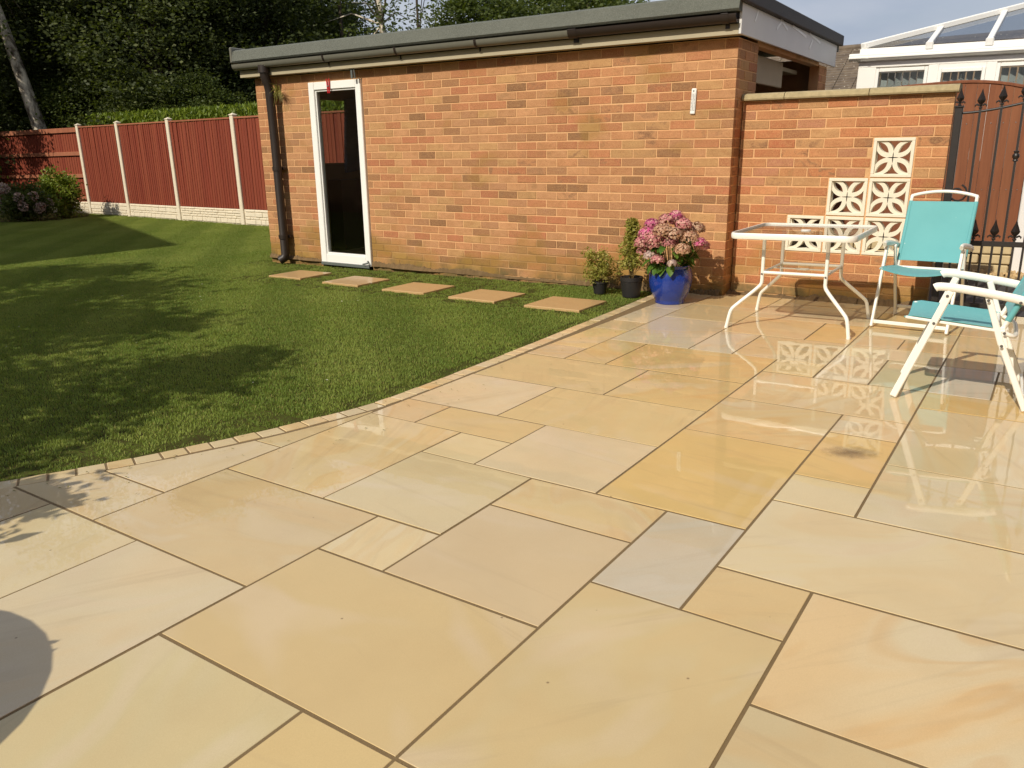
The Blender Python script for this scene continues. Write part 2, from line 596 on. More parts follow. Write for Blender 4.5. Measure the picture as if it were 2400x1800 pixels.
M_WHITE = simple('white_powder_coat', rgb(238, 234, 224), 0.3, noise=0.03, nscale=8)
M_UPVC = simple('white_upvc', rgb(240, 238, 232), 0.28, noise=0.03, nscale=5)
M_CREAM = simple('cream_paint', rgb(172, 160, 132), 0.6, noise=0.1, nscale=7, bump=0.1)
M_SOFFIT = simple('weathered_white_board', rgb(214, 212, 208), 0.5, noise=0.08, nscale=3)
M_GUTTER = simple('grey_gutter', rgb(112, 110, 98), 0.4, noise=0.16, nscale=9)
M_PIPE = simple('dark_brown_pipe', rgb(44, 34, 28), 0.5, noise=0.15, nscale=12)
def felt_mat():
    m = Mat('mineral_felt')
    pos = m.pos()
    g = m.noise(pos, 300, 2, 0.8)
    c = m.mix(m.noise(pos, 3, 4), rgb(84, 86, 78), rgb(106, 108, 98))
    c = m.mix(m.gray(g, 0.52, 0.72), c, rgb(146, 148, 138))
    c = m.mix(m.gray(g, 0.46, 0.32), c, rgb(64, 68, 58))
    m.P(Base_Color=c, Roughness=0.95)
    m.bump(g, 0.7, 0.006)
    return m.m
M_FELT = felt_mat()
M_FELT_DARK = simple('dark_felt_trim', rgb(58, 54, 52), 0.7, noise=0.2, nscale=20, bump=0.3, bscale=200)
M_INSIDE = simple('bare_inside_wall', rgb(168, 140, 112), 0.95, noise=0.2, nscale=6)
M_CLOTH_DARK = simple('dark_grey_cloth', rgb(118, 122, 130), 0.9, noise=0.3, nscale=30)
M_BOX = simple('grey_plastic', rgb(124, 120, 114), 0.5, noise=0.25, nscale=5)
M_IRON = simple('black_iron_paint', rgb(38, 32, 28), 0.42, noise=0.3, nscale=30, bump=0.1, bscale=120)
def fence_mat(name, a, b, d):
    m = Mat(name)
    pos = m.objc()
    rnd = m.oinfo().outputs['Random']
    off = m.vmath('ADD', pos, m.new('ShaderNodeCombineXYZ', {'X': m.math('MULTIPLY', rnd, 31.0), 'Y': 0.0, 'Z': m.math('MULTIPLY', rnd, 17.0)}).outputs[0])
    n = m.noise(m.scaled(off, (22, 22, 1.6)), 1.0, 5, 0.65, 0.4)
    c = m.mix(m.gray(n, 0.35, 0.68), a, b)
    c = m.mix(m.math('MULTIPLY', m.math('FRACT', m.math('MULTIPLY', rnd, 5.3)), 0.35), c, d)
    m.P(Base_Color=c, Roughness=0.75)
    m.p.inputs['Specular IOR Level'].default_value = 0.3
    m.bump(n, 0.35, 0.004)
    return m.m
M_FENCE = fence_mat('red_stained_timber', rgb(136, 62, 42), rgb(106, 44, 30), rgb(150, 84, 56))
M_RAIL = fence_mat('pale_worn_timber', rgb(158, 96, 68), rgb(132, 76, 54), rgb(176, 120, 90))
M_FENCE2 = fence_mat('brown_stained_timber', rgb(134, 82, 54), rgb(110, 64, 42), rgb(148, 98, 66))
M_CONC = simple('pale_concrete', rgb(218, 206, 182), 0.9, noise=0.12, nscale=12, bump=0.4, bscale=90)
M_BLOCK = simple('cream_concrete_block', rgb(226, 217, 196), 0.9, noise=0.09, nscale=14, bump=0.35, bscale=160)
M_COPING = simple('weathered_coping_stone', rgb(166, 150, 114), 0.95, noise=0.4, nscale=22, bump=0.7, bscale=70)
M_STONE = simple('buff_walling_stone', rgb(196, 176, 136), 0.95, noise=0.2, nscale=10, bump=0.8, bscale=50)
M_RENDER = simple('white_render', rgb(228, 224, 220), 0.85, noise=0.04, nscale=4, bump=0.2, bscale=140)
M_TARMAC = simple('tarmac', rgb(58, 54, 52), 0.9, noise=0.3, nscale=120, bump=0.6, bscale=200)
M_MOSS = simple('mossy_mortar', rgb(112, 90, 60), 1.0, noise=0.35, nscale=14, bump=0.8, bscale=60)
def tile_mat():
    m = Mat('brown_roof_tiles')
    pos = m.objc()
    n = m.noise(pos, 5, 5)
    c = m.mix(m.gray(n, 0.35, 0.65), rgb(92, 80, 68), rgb(116, 102, 86))
    l = m.new('ShaderNodeTexVoronoi', {'Vector': pos, 'Scale': 7.0}).outputs['Distance']
    c = m.mix(m.gray(m.math('ADD', l, m.math('MULTIPLY', m.noise(pos, 30, 3), 0.2)), 0.26, 0.2, 0, 0.8), c, rgb(206, 198, 182))
    m.P(Base_Color=c, Roughness=0.9)
    return m.m
M_TILE = tile_mat()
def fabric_mat():
    m = Mat('turquoise_sling_fabric')
    pos = m.objc()
    w1 = m.new('ShaderNodeTexWave', {'Vector': pos, 'Scale': 160.0}, wave_type='BANDS', bands_direction='X').outputs['Fac']
    w2 = m.new('ShaderNodeTexWave', {'Vector': pos, 'Scale': 160.0}, wave_type='BANDS', bands_direction='Z').outputs['Fac']
    c = m.mix(m.noise(pos, 5, 4), rgb(98, 172, 176), rgb(112, 184, 186))
    c = m.mix(m.gray(m.noise(pos, 60, 3), 0.72, 0.78, 0, 0.6), c, rgb(214, 226, 220))
    m.P(Base_Color=c, Roughness=0.7)
    m.p.inputs['Sheen Weight'].default_value = 0.15
    m.bump(m.math('ADD', w1, w2), 0.15, 0.001)
    tr = m.new('ShaderNodeBsdfTranslucent', {'Color': c})
    ms = m.new('ShaderNodeMixShader', {0: 0.15})
    m.t.links.new(m.p.outputs[0], ms.inputs[1])
    m.t.links.new(tr.outputs[0], ms.inputs[2])
    m.t.links.new(ms.outputs[0], m.out.inputs['Surface'])
    return m.m
M_SLING = fabric_mat()
M_BOLT = simple('steel_bolt', rgb(120, 118, 116), 0.35, metal=0.8)
def blue_glaze():
    m = Mat('cobalt_glaze')
    pos = m.objc()
    c = m.mix(m.noise(pos, 9, 4), rgb(12, 40, 118), rgb(18, 56, 146))
    m.P(Base_Color=c, Roughness=0.25)
    m.p.inputs['Coat Weight'].default_value = 0.6
    m.p.inputs['Coat Roughness'].default_value = 0.08
    m.bump(m.noise(pos, 25, 3), 0.12, 0.004)
    return m.m
M_BLUE = blue_glaze()
M_BLACKPOT = simple('black_plastic_pot', rgb(40, 38, 38), 0.45, noise=0.2, nscale=10)
M_RED = simple('red_plastic', rgb(196, 34, 40), 0.4)
M_GREYMETAL = simple('grey_metal', rgb(110, 116, 112), 0.5, metal=0.3, noise=0.2)
M_BLACK = simple('black_print', rgb(40, 42, 46), 0.6)
M_BLIND = simple('grey_blind_fabric', rgb(176, 180, 180), 0.8, noise=0.05)
M_GRAVEL = simple('gravel', rgb(188, 160, 116), 0.9, noise=0.35, nscale=40)
def glass_mat(name, tint, refl=1.0, ior=1.5):
    m = Mat(name)
    fr = m.new('ShaderNodeFresnel', {'IOR': ior}).outputs[0]
    tr = m.new('ShaderNodeBsdfTransparent', {'Color': tint})
    gl = m.new('ShaderNodeBsdfGlossy', {'Color': (1, 1, 1, 1), 'Roughness': 0.01})
    front = m.math('SUBTRACT', 1.0, m.new('ShaderNodeNewGeometry').outputs['Backfacing'])   # reflect once, at the outer face
    ms = m.new('ShaderNodeMixShader', {0: m.math('MULTIPLY', m.math('MULTIPLY', fr, refl), front)})
    m.t.links.new(tr.outputs[0], ms.inputs[1])
    m.t.links.new(gl.outputs[0], ms.inputs[2])
    m.t.links.new(ms.outputs[0], m.out.inputs['Surface'])
    return m.m
M_GLASS = glass_mat('window_glass', (0.86, 0.88, 0.87, 1))
M_TABLEGLASS = glass_mat('table_glass', (0.62, 0.60, 0.56, 1))
M_ROOFGLASS = glass_mat('tinted_roof_glass', (0.74, 0.76, 0.78, 1), 0.8)

def smudge_mat():
    m = Mat('dark_smudge')
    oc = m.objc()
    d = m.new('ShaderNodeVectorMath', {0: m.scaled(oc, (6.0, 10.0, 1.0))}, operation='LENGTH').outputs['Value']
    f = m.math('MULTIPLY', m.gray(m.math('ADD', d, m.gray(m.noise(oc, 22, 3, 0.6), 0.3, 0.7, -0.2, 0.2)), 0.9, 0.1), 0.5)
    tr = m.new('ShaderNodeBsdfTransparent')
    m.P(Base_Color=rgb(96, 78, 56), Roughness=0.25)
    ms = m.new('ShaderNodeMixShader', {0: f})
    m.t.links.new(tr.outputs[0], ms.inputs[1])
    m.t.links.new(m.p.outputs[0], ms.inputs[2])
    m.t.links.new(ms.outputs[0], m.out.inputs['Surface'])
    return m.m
M_SMUDGE = smudge_mat()

M_CLIPPING = simple('dry_clippings', rgb(128, 120, 62), 0.9, noise=0.4, nscale=50)
M_FALLEN = simple('pale_fallen_petals', rgb(222, 214, 190), 0.8, noise=0.1, nscale=30)

# ------------------------------------------------------------ ground, patio, lawn
rng = random.Random(7)
U = 0.3                                             # paving module
def AY(a):                                          # paving row -> metres (rows open up a little towards the wall)
    return a * U if a <= 9 else 9 * U + (a - 9) * 0.3205
_in = [(-5, -10.6), (-3, -9.27), (-1.11, -8.13), (-0.82, -7.96), (-0.49, -7.78), (-0.19, -7.62), (0.15, -7.45), (0.8, -7.12), (1.49, -6.83), (1.85, -6.69), (2.17, -6.58),
       (2.53, -6.47), (2.9, -6.37), (3.27, -6.28), (3.62, -6.20), (3.97, -6.11), (4.33, -6.045), (4.75, -6.03), (9, -6.05), (11, -6.13), (13, -6.18), (15, -6.22), (17.4, -6.24)]
_out = [(-5, -10.95), (-3, -9.6), (-1.03, -8.38), (-0.69, -8.20), (-0.35, -8.03), (-0.05, -7.87), (0.3, -7.70), (0.62, -7.55), (1.63, -7.15), (1.98, -7.02), (2.32, -6.90), (2.66, -6.79),
        (3.04, -6.69), (3.37, -6.61), (3.73, -6.51), (4.07, -6.43), (4.44, -6.37), (4.77, -6.34), (5.5, -6.33), (9, -6.37), (11, -6.45), (13, -6.52), (15, -6.62), (17.4, -6.72)]
def interp(tab, a):
    if a <= tab[0][0]:
        return tab[0][1]
    for (a0, b0), (a1, b1) in zip(tab, tab[1:]):
        if a <= a1:
            return b0 + (b1 - b0) * (a - a0) / (a1 - a0)
    return tab[-1][1]
def b_in(a): return interp(_in, a)
def b_out(a): return interp(_out, a)
YEND = 5.56                                         # patio meets wall and gate
XEND = 2.4

g = MB().add([(-200, -200, -0.09), (200, -200, -0.09), (200, 300, -0.09), (-200, 300, -0.09)], [(0, 1, 2, 3)]).build('ground', M_SOIL)
tag(g, kind='structure')

rows = [-5 + 0.5 * i for i in range(46)]
poly = [(b_out(a) * U - 0.008, AY(a)) for a in rows if AY(a) < YEND] + [(-6.7 * U, YEND), (XEND, YEND), (XEND, AY(-5))]
patio = bpy.data.objects.new('patio', None)
mbp = MB()
n = len(poly)
mbp.add([(x, y, -0.0019) for x, y in poly] + [(x, y, -0.08) for x, y in poly],
        [tuple(range(n))[::-1]] + [(i, (i + 1) % n, n + (i + 1) % n, n + i) for i in range(n)])
patio = mbp.build('patio', M_GROUT)
tag(patio, kind='structure')

PAL = {'t': (211, 188, 142), 'y': (212, 186, 133), 'p': (212, 188, 146), 'g': (208, 191, 155), 'n': (208, 191, 149), 'o': (212, 181, 120), 'w': (212, 193, 153), 'b': (201, 190, 164)}
SLABS = [  # a0, a1, b0, b1, colour
    (-2, 0, -3, 0, 'y'), (0, 2, -2, 0, 'p'), (0, 1, -3, -2, 'w'), (2, 3, -2, 0, 't'), (1, 3, -4, -2, 'w'), (1, 3, 0, 1, 'b'), (-2, 1, 0, 2, 't'), (1, 2, 1, 2, 'y'),
    (2, 4, 1, 4, 'w'), (3, 6, -1, 1, 'o'), (4, 5, 1, 2, 'w'), (5, 7, 1, 2, 'o'), (4, 6, 2, 5, 'n'), (6, 9, 2, 5, 'n'), (0, 2, 2, 5, 'n'), (-3, 0, 2, 4, 'n'), (-3, 0, 4, 6, 't'),
    (-1, 1, -6, -3, 't'), (1, 4, -6, -4, 't'), (3, 4, -4, -3, 'w'), (4, 5, -5, -3, 'y'), (4, 5, -6, -5, 'p'), (3, 5, -3, -1, 'w'), (5, 7, -6, -4, 'w'), (5, 7, -4, -1, 't'),
    (7, 9, -6, -3, 't'), (7, 9, -3, -1, 'y'), (9, 10, -6, -5, 'p'), (10, 12, -6, -5, 'y'), (12, 13, -6, -5, 'p'), (13, 15, -6, -5, 'g'), (15, 17, -6, -5, 'w'),
    (9, 11, -5, -4, 'y'), (9, 11, -4, -1, 'y'), (11, 14, -5, -3, 'g'), (14, 16, -5, -3, 'g'), (16, 18, -5, -3, 'y'), (11, 13, -3, -2, 'b'), (11, 13, -2, 0, 't'), (13, 15, -3, -1, 't'),
    (13, 15, -1, 0, 'o'), (15, 17, -3, 0, 'n'), (10, 11, -1, 0, 'y'), (8, 10, -1, 2, 't'), (6, 8, -1, 1, 't'), (7, 8, 1, 2, 'g'), (10, 12, 0, 1, 'g'), (10, 12, 1, 2, 'n'),
    (12, 13, 0, 2, 'w'), (13, 14, 0, 1, 't'), (13, 14, 1, 2, 'p'), (14, 15, 0, 2, 'n'), (15, 17, 0, 2, 'y'), (9, 10, 2, 4, 'o'), (10, 12, 2, 3, 'b'), (10, 12, 3, 5, 'y'), (12, 15, 2, 4, 'y'),
    (15, 17, 2, 4, 't'), (9, 10, 4, 6, 't'), (12, 15, 4, 6, 't'), (15, 17, 4, 6, 'n'), (10, 12, 5, 7, 'n'), (6, 9, 5, 7, 't'), (4, 6, 5, 7, 'w'), (2, 4, 4, 6, 'y'), (0, 2, 5, 7, 't'),
    (17, 18, -3, 0, 'w'), (17, 18, 0, 3, 'g'), (17, 18, 3, 5, 't'), (17, 18, 5, 7, 'n'), (17, 18, -6, -5, 'w'),
    (-4, -1, -5, -3, 'n'), (-5, -2, -3, -1, 'n'), (-4, -2, -1, 0, 'y'), (-5, -2, 0, 2, 'y'), (-4, -1, -7, -5, 'n'), (-4, -1, -11, -7, 't'), (-1, 0, -9, -6, 'w'), (0, 2, -9, -6, 'w'), (2, 4.6, -8, -6, 'w'),
    (-5, -4, -11, -3, 't'), (-5, -4, -1, 0, 't'), (-5, -3, 2, 4, 'w'), (-5, -3, 4, 7, 't')]
def clip_curve(a0, a1, b0, b1):
    """slab rectangle with the part beyond the curved edging cut away (kept convex enough)"""
    xr = b1 * U
    left = []
    if b_in(a0) <= b0 + 0.06 and b_in(a1) <= b0 + 0.06 and b0 > -6.5:
        left = [(b0 * U, AY(a1)), (b0 * U, AY(a0))]
    else:
        k = 5
        for i in range(k + 1):
            a = a1 + (a0 - a1) * i / k
            b = max(b0, b_in(a) + 0.02)
            if b < b1 - 0.02:
                left.append((b * U, AY(a)))
    return left, xr
for (a0, a1, b0, b1, c) in SLABS:
    left, xr = clip_curve(a0, a1, b0, b1)
    if len(left) < 2:
        continue
    ys = [q[1] for q in left]
    y1, y0 = max(ys), min(ys)
    y1 = min(y1, YEND - 0.004)
    if y0 > y1 - 0.05:
        continue
    xr = min(xr, XEND)
    pol = [(min(x, xr - 0.02), min(y, y1)) for x, y in left] + [(xr, y0), (xr, y1)]
    # counter-clockwise
    cleaned = []
    for q in pol:
        if not cleaned or math.hypot(q[0] - cleaned[-1][0], q[1] - cleaned[-1][1]) > 0.012:
            cleaned.append(q)
    pol = inset(cleaned, [0.0056 if abs(q2[0] - q1[0]) > abs(q2[1] - q1[1]) else 0.0047 for q1, q2 in zip(cleaned, cleaned[1:] + cleaned[:1])])
    cx = sum(q[0] for q in pol) / len(pol)
    cy = sum(q[1] for q in pol) / len(pol)
    mb = MB()
    mb.prism([(x - cx, y - cy) for x, y in pol], -0.03, 0.0, 0.0009)
    o = mb.build('paving_slab', M_SLAB, patio, loc=(cx, cy, rng.uniform(-0.0012, 0.0012)))
    o.rotation_euler = (rng.uniform(-1, 1) * 0.0012, rng.uniform(-1, 1) * 0.0012, 0)
    k = 1 + rng.uniform(-0.04, 0.03)
    r_, g_, b_ = PAL[c]
    o.color = rgb(min(255, r_ * k), min(255, g_ * k), min(255, b_ * k * rng.uniform(0.96, 1.04)))

for (x, y, s, a) in ((0.45, 1.86, 0.9, 0.45), (0.72, -0.62, 0.7, 0.2)):    # dark see-through smudges laid over the slabs
    st_o = MB().add([(-0.17, -0.1, 0), (0.17, -0.1, 0), (0.17, 0.1, 0), (-0.17, 0.1, 0)], [(0, 1, 2, 3)]).build('dark_smudge', M_SMUDGE, patio, loc=(x, y, 0.0032))
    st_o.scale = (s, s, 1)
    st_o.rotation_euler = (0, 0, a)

# edging setts along the curve
def sett_run():
    pts = []
    a = -5.0
    step = 0.012
    while AY(a) < YEND - 0.02:
        pts.append((a, Vector((b_in(a) * U, AY(a))), Vector((b_out(a) * U, AY(a)))))
        a += step
    # walk along the outer line in equal lengths
    out = [pts[0]]
    acc = 0
    target = 0.112
    for p, q in zip(pts, pts[1:]):
        acc += (q[2] - p[2]).length
        if acc >= target:
            out.append(q)
            acc = 0
            target = rng.choice((0.108, 0.112, 0.116, 0.112)) if q[0] < 9 else rng.choice((0.11, 0.2, 0.24))
    return out
def normal_at(a):
    d = Vector(((b_out(a + 0.25) - b_out(a - 0.25)) * U, AY(a + 0.25) - AY(a - 0.25))).normalized()
    return Vector((d.y, -d.x))                       # towards the patio
sr = sett_run()
for (s0, s1) in zip(sr, sr[1:]):
    n0, n1 = normal_at(s0[0]), normal_at(s1[0])
    o0, o1 = s0[2] - n0 * 0.007, s1[2] - n1 * 0.007
    pol = [(o0.x, o0.y), ((o0 + n0 * 0.1).x, (o0 + n0 * 0.1).y), ((o1 + n1 * 0.1).x, (o1 + n1 * 0.1).y), (o1.x, o1.y)]
    pol = inset(pol, 0.0048)
    cx = sum(q[0] for q in pol) / 4
    cy = sum(q[1] for q in pol) / 4
    o = MB().prism([(x - cx, y - cy) for x, y in pol], -0.04, 0.0, 0.002).build('edging_sett', M_SLAB, patio, loc=(cx, cy, rng.uniform(-0.001, 0.003)))
    r_, g_, b_ = PAL[rng.choice('twtwwnwt')]
    o.color = rgb(r_ * 1.02, g_ * 1.02, b_ * 1.02)

# ---- lawn sheet
FP = [Vector((-21.3, 10.42)), Vector((-18.95, 10.16)), Vector((-16.2, 9.78)), Vector((-13.43, 9.45)), Vector((-10.6, 9.15)), Vector((-7.75, 8.86))]   # fence posts
lawn_poly = [(b_out(a) * U - 0.026, AY(a)) for a in rows if AY(a) < 5.3] + [(-2.05, 5.43), (-7.62, 5.34), (-7.66, 8.8)] + [(p.x, p.y) for p in FP[::-1]] + [(-26.0, 10.05), (-26.0, -9.0), (-3.4, -9.0)]
n = len(lawn_poly)
lawn = MB().add([(x, y, -0.016) for x, y in lawn_poly], [tuple(range(n))]).build('lawn', M_SOIL)
tag(lawn, kind='structure')

STONES = [(-8.34, 14.75, 0.56, 'nearest to the black plant pots'), (-11.30, 14.83, 0.55, 'second from the patio edge'), (-14.33, 15.0, 0.55, 'middle one of the row of five'),
          (-17.5, 15.2, 0.54, 'fourth from the patio edge'), (-20.75, 15.42, 0.53, 'farthest one, in front of the drainpipe')]
stone_rects = []
for (b, a, s, l) in STONES:
    x, y = b * U, a * U
    stone_rects.append((x - s / 2, x + s / 2, y - s * 0.46, y + s * 0.46))
    p = [(-s / 2, -s * 0.46), (s / 2, -s * 0.46), (s / 2, s * 0.46), (-s / 2, s * 0.46)]
    o = MB().prism(p, -0.045, 0.0, 0.004).build('stepping_stone', M_STEP, loc=(x, y, 0.006))
    o.rotation_euler = (0, 0, rng.uniform(-0.03, 0.03))
    tag(o, 'buff sandstone stepping stone sunk in the lawn, ' + l, 'stepping stone', 'stepping stones along the garage wall')

# ---- grass: tufts instanced on scattered points
tuft_col = bpy.data.collections.new('grass_tufts')
def blades(mb, r, n, place, h0, h1):
    for i in range(n):
        bx, by = place(r)
        h = r.uniform(h0, h1) * (1.0 if r.random() < 0.93 else 1.35)
        la = r.uniform(0, 6.283)
        lean = r.uniform(0.15, 0.95) * h
        w = r.uniform(0.0012, 0.0022)
        px, py = -math.sin(la) * w, math.cos(la) * w
        lx, ly = math.cos(la) * lean, math.sin(la) * lean
        hz = math.sqrt(max(h * h - lean * lean, (0.3 * h) ** 2))
        mb.add([(bx - px, by - py, -0.004), (bx + px, by + py, -0.004), (bx + lx * 0.4 + px * .8, by + ly * 0.4 + py * .8, hz * 0.62), (bx + lx * 0.4 - px * .8, by + ly * 0.4 - py * .8, hz * 0.62), (bx + lx, by + ly, hz)],
               [(0, 1, 2, 3), (3, 2, 4)])
def disc(rad):
    def f(r):
        a, d = r.uniform(0, 6.283), rad * math.sqrt(r.random())
        return d * math.cos(a), d * math.sin(a)
    return f
TS = 0.34
names = []
for i, (n_, pl, h0, h1) in enumerate([(26, disc(0.04), 0.008, 0.019)] * 4 + [(1900, lambda r: (r.uniform(-TS / 2, TS / 2), r.uniform(-TS / 2, TS / 2)), 0.008, 0.019)] * 6):
    mb = MB()
    blades(mb, random.Random(400 + i), n_, pl, h0, h1)
    o = bpy.data.objects.new('tuft_%02d' % i, mb.mesh('grass_tuft', M_GRASS))
    tuft_col.objects.link(o)

def in_poly(px, py, pol):
    inside = np.zeros(len(px), bool)
    j = len(pol) - 1
    for i in range(len(pol)):
        xi, yi = pol[i]
        xj, yj = pol[j]
        c = ((yi > py) != (yj > py)) & (px < (xj - xi) * (py - yi) / (yj - yi + 1e-12) + xi)
        inside ^= c
        j = i
    return inside
rs = np.random.default_rng(3)
cxs, cys = np.meshgrid(np.arange(-24.5 + TS / 2, -1.7, TS), np.arange(-2.6, 10.5, TS))
cxs, cys = cxs.ravel(), cys.ravel()
m_ = TS * 0.56
full = np.ones(len(cxs), bool)
some = in_poly(cxs, cys, lawn_poly)
for dx_ in (-m_, 0, m_):
    for dy_ in (-m_, 0, m_):
        q_ = in_poly(cxs + dx_, cys + dy_, lawn_poly)
        full &= q_
        some |= q_
for (x0, x1, y0, y1) in stone_rects:
    full &= ~((cxs > x0 - m_) & (cxs < x1 + m_) & (cys > y0 - m_) & (cys < y1 + m_))
edge = some & ~full
tx, ty = cxs[full], cys[full]
# loose tufts fill the cells cut by edging, stones, wall and fence
rep = 42
ex = np.repeat(cxs[edge], rep) + rs.uniform(-TS / 2, TS / 2, edge.sum() * rep)
ey = np.repeat(cys[edge], rep) + rs.uniform(-TS / 2, TS / 2, edge.sum() * rep)
k_ = in_poly(ex, ey, lawn_poly)
for (x0, x1, y0, y1) in stone_rects:
    k_ &= ~((ex > x0 + 0.006) & (ex < x1 - 0.006) & (ey > y0 + 0.006) & (ey < y1 - 0.006))
ex, ey = ex[k_], ey[k_]
gx_, gy_ = np.concatenate([ex, tx]), np.concatenate([ey, ty])
n0, n1 = len(ex), len(tx)
gm = bpy.data.meshes.new('grass')
gm.vertices.add(n0 + n1)
gm.vertices.foreach_set('co', np.stack([gx_, gy_, np.full_like(gx_, -0.014)], 1).astype(np.float32).ravel())
at = gm.attributes.new('tuft_scale', 'FLOAT', 'POINT')
at.data.foreach_set('value', np.concatenate([rs.uniform(0.7, 1.1, n0), np.full(n1, 1.0)]).astype(np.float32))
at = gm.attributes.new('tuft_turn', 'FLOAT', 'POINT')
at.data.foreach_set('value', np.concatenate([rs.uniform(0, 6.283, n0), rs.integers(0, 4, n1) * math.pi / 2]).astype(np.float32))
at = gm.attributes.new('tuft_kind', 'INT', 'POINT')
at.data.foreach_set('value', np.concatenate([rs.integers(0, 4, n0), rs.integers(4, 10, n1)]).astype(np.int32))
grass = link('grass', gm)
tag(grass, 'short mown green grass blades covering the whole lawn', 'grass', kind='stuff')
ng = bpy.data.node_groups.new('grass_scatter', 'GeometryNodeTree')
ng.interface.new_socket('Geometry', in_out='INPUT', socket_type='NodeSocketGeometry')
ng.interface.new_socket('Geometry', in_out='OUTPUT', socket_type='NodeSocketGeometry')
gi = ng.nodes.new('NodeGroupInput')
go = ng.nodes.new('NodeGroupOutput')
ci = ng.nodes.new('GeometryNodeCollectionInfo')
ci.inputs['Collection'].default_value = tuft_col
ci.inputs['Separate Children'].default_value = True
ci.inputs['Reset Children'].default_value = True
ip = ng.nodes.new('GeometryNodeInstanceOnPoints')
ip.inputs['Pick Instance'].default_value = True
def named(nm, ty_):
    nd = ng.nodes.new('GeometryNodeInputNamedAttribute')
    nd.data_type = ty_
    nd.inputs['Name'].default_value = nm
    return nd.outputs[0]
cz = ng.nodes.new('ShaderNodeCombineXYZ')
L_ = ng.links.new
L_(named('tuft_turn', 'FLOAT'), cz.inputs['Z'])
L_(gi.outputs[0], ip.inputs['Points'])
L_(ci.outputs[0], ip.inputs['Instance'])
L_(cz.outputs[0], ip.inputs['Rotation'])
L_(named('tuft_scale', 'FLOAT'), ip.inputs['Scale'])
L_(named('tuft_kind', 'INT'), ip.inputs['Instance Index'])
L_(ip.outputs[0], go.inputs[0])
md = grass.modifiers.new('scatter', 'NODES')
md.node_group = ng

# loose bits: clippings blown onto the edge of the paving, pale petals on the grass
def litter(n, pick, smin, smax, seed):
    r = random.Random(seed)
    mb = MB()
    for i in range(n):
        x, y, z = pick(r)
        a, l = r.uniform(0, 6.28), r.uniform(smin, smax)
        w_ = l * r.uniform(0.12, 0.5)
        c_, s_ = math.cos(a), math.sin(a)
        mb.add([(x - c_ * l, y - s_ * l, z), (x + s_ * w_, y - c_ * w_, z + r.uniform(0, l * 0.5)), (x + c_ * l, y + s_ * l, z + r.uniform(0, l * 0.4)), (x - s_ * w_, y + c_ * w_, z + 0.001)], [(0, 1, 2, 3)])
    return mb
def near_edge(r):
    a = r.uniform(-1.5, 14)
    return b_out(a) * U + abs(r.gauss(0, 0.22)), AY(a), 0.0045
o = litter(170, near_edge, 0.003, 0.010, 61).build('clippings', M_CLIPPING)
tag(o, 'scattered dry grass clippings lying on the paving along the lawn edge', 'clippings', kind='stuff')
def on_lawn(r):
    while True:
        x, y = r.uniform(-12, -2.3), r.uniform(-0.5, 5.2)
        if in_poly(np.array([x]), np.array([y]), lawn_poly)[0]:
            return x, y, 0.008
o = litter(70, on_lawn, 0.005, 0.012, 62).build('fallen_petals', M_FALLEN)
tag(o, 'small pale petals and leaf scraps dotted over the lawn', 'petals', kind='stuff')

# tarmac drive behind the gate and the strip of gravel along the low stone wall
dr = MB().box(-1.5, 4.5, YEND + 0.02, 7.78, -0.08, -0.012).build('driveway', M_TARMAC)
tag(dr, kind='structure')
def gravel_strip():
    r = random.Random(5)
    mb = MB()
    for i in range(650):
        x, y, s = r.uniform(-0.3, 2.2), r.uniform(7.55, 7.9), r.uniform(0.012, 0.03)
        z = 0.0 + r.uniform(0, 0.05) * (y - 7.5) * 2
        m3 = Matrix.Rotation(r.uniform(0, 6), 3, (r.random(), r.random(), r.random() + .1))
        mb.obox((x, y, z), (s, s * r.uniform(.5, .9), s * r.uniform(.4, .7)), m3)
    return mb
gr = gravel_strip().build('gravel', M_GRAVEL)
tag(gr, 'strip of pale gravel lying at the foot of the low stone wall', 'gravel', kind='stuff')

# ------------------------------------------------------------ brick garage
BR = random.Random(21)
BRICK_COLS = [((184, 134, 96), 32), ((180, 125, 88), 28), ((174, 112, 79), 18), ((178, 137, 93), 16), ((148, 104, 74), 10), ((124, 88, 63), 8), ((162, 116, 85), 10), ((168, 102, 74), 6)]
def brick_col(pal=BRICK_COLS):
    t = BR.uniform(0, sum(w for _, w in pal))
    for c, w in pal:
        t -= w
        if t <= 0:
            break
    k = BR.uniform(0.94, 1.05)
    return rgb(*(min(255, v * k) for v in c))
_bm = {}
def brick_mesh(L, H, D=0.06):
    key = (round(L, 2), round(H, 4))
    if key not in _bm:
        _bm[key] = MB().box(-key[0] / 2, key[0] / 2, 0, D, -H / 2, H / 2, 0.003).mesh('brick', M_BRICK)
    return _bm[key]
def layout(x0, x1, z0, n, pitch, bl, solid, anchor, phase=0):
    """stretcher bond over [x0,x1]; solid(zc) -> list of (xa,xb) spans; anchor: right-hand brick end"""
    out = []
    J = 0.0095
    for k in range(n):
        zc = z0 + (k + 0.5) * pitch
        off = 0 if (k + phase) % 2 else bl / 2
        for (sa, sb) in solid(zc):
            e = anchor - off
            while e < x1 + bl:
                e += bl
            while e > sa:
                b0, b1 = max(e - bl + J, sa), min(e, sb)
                if b1 - b0 > 0.03:
                    out.append(((b0 + b1) / 2, zc, b1 - b0))
                e -= bl
    return out

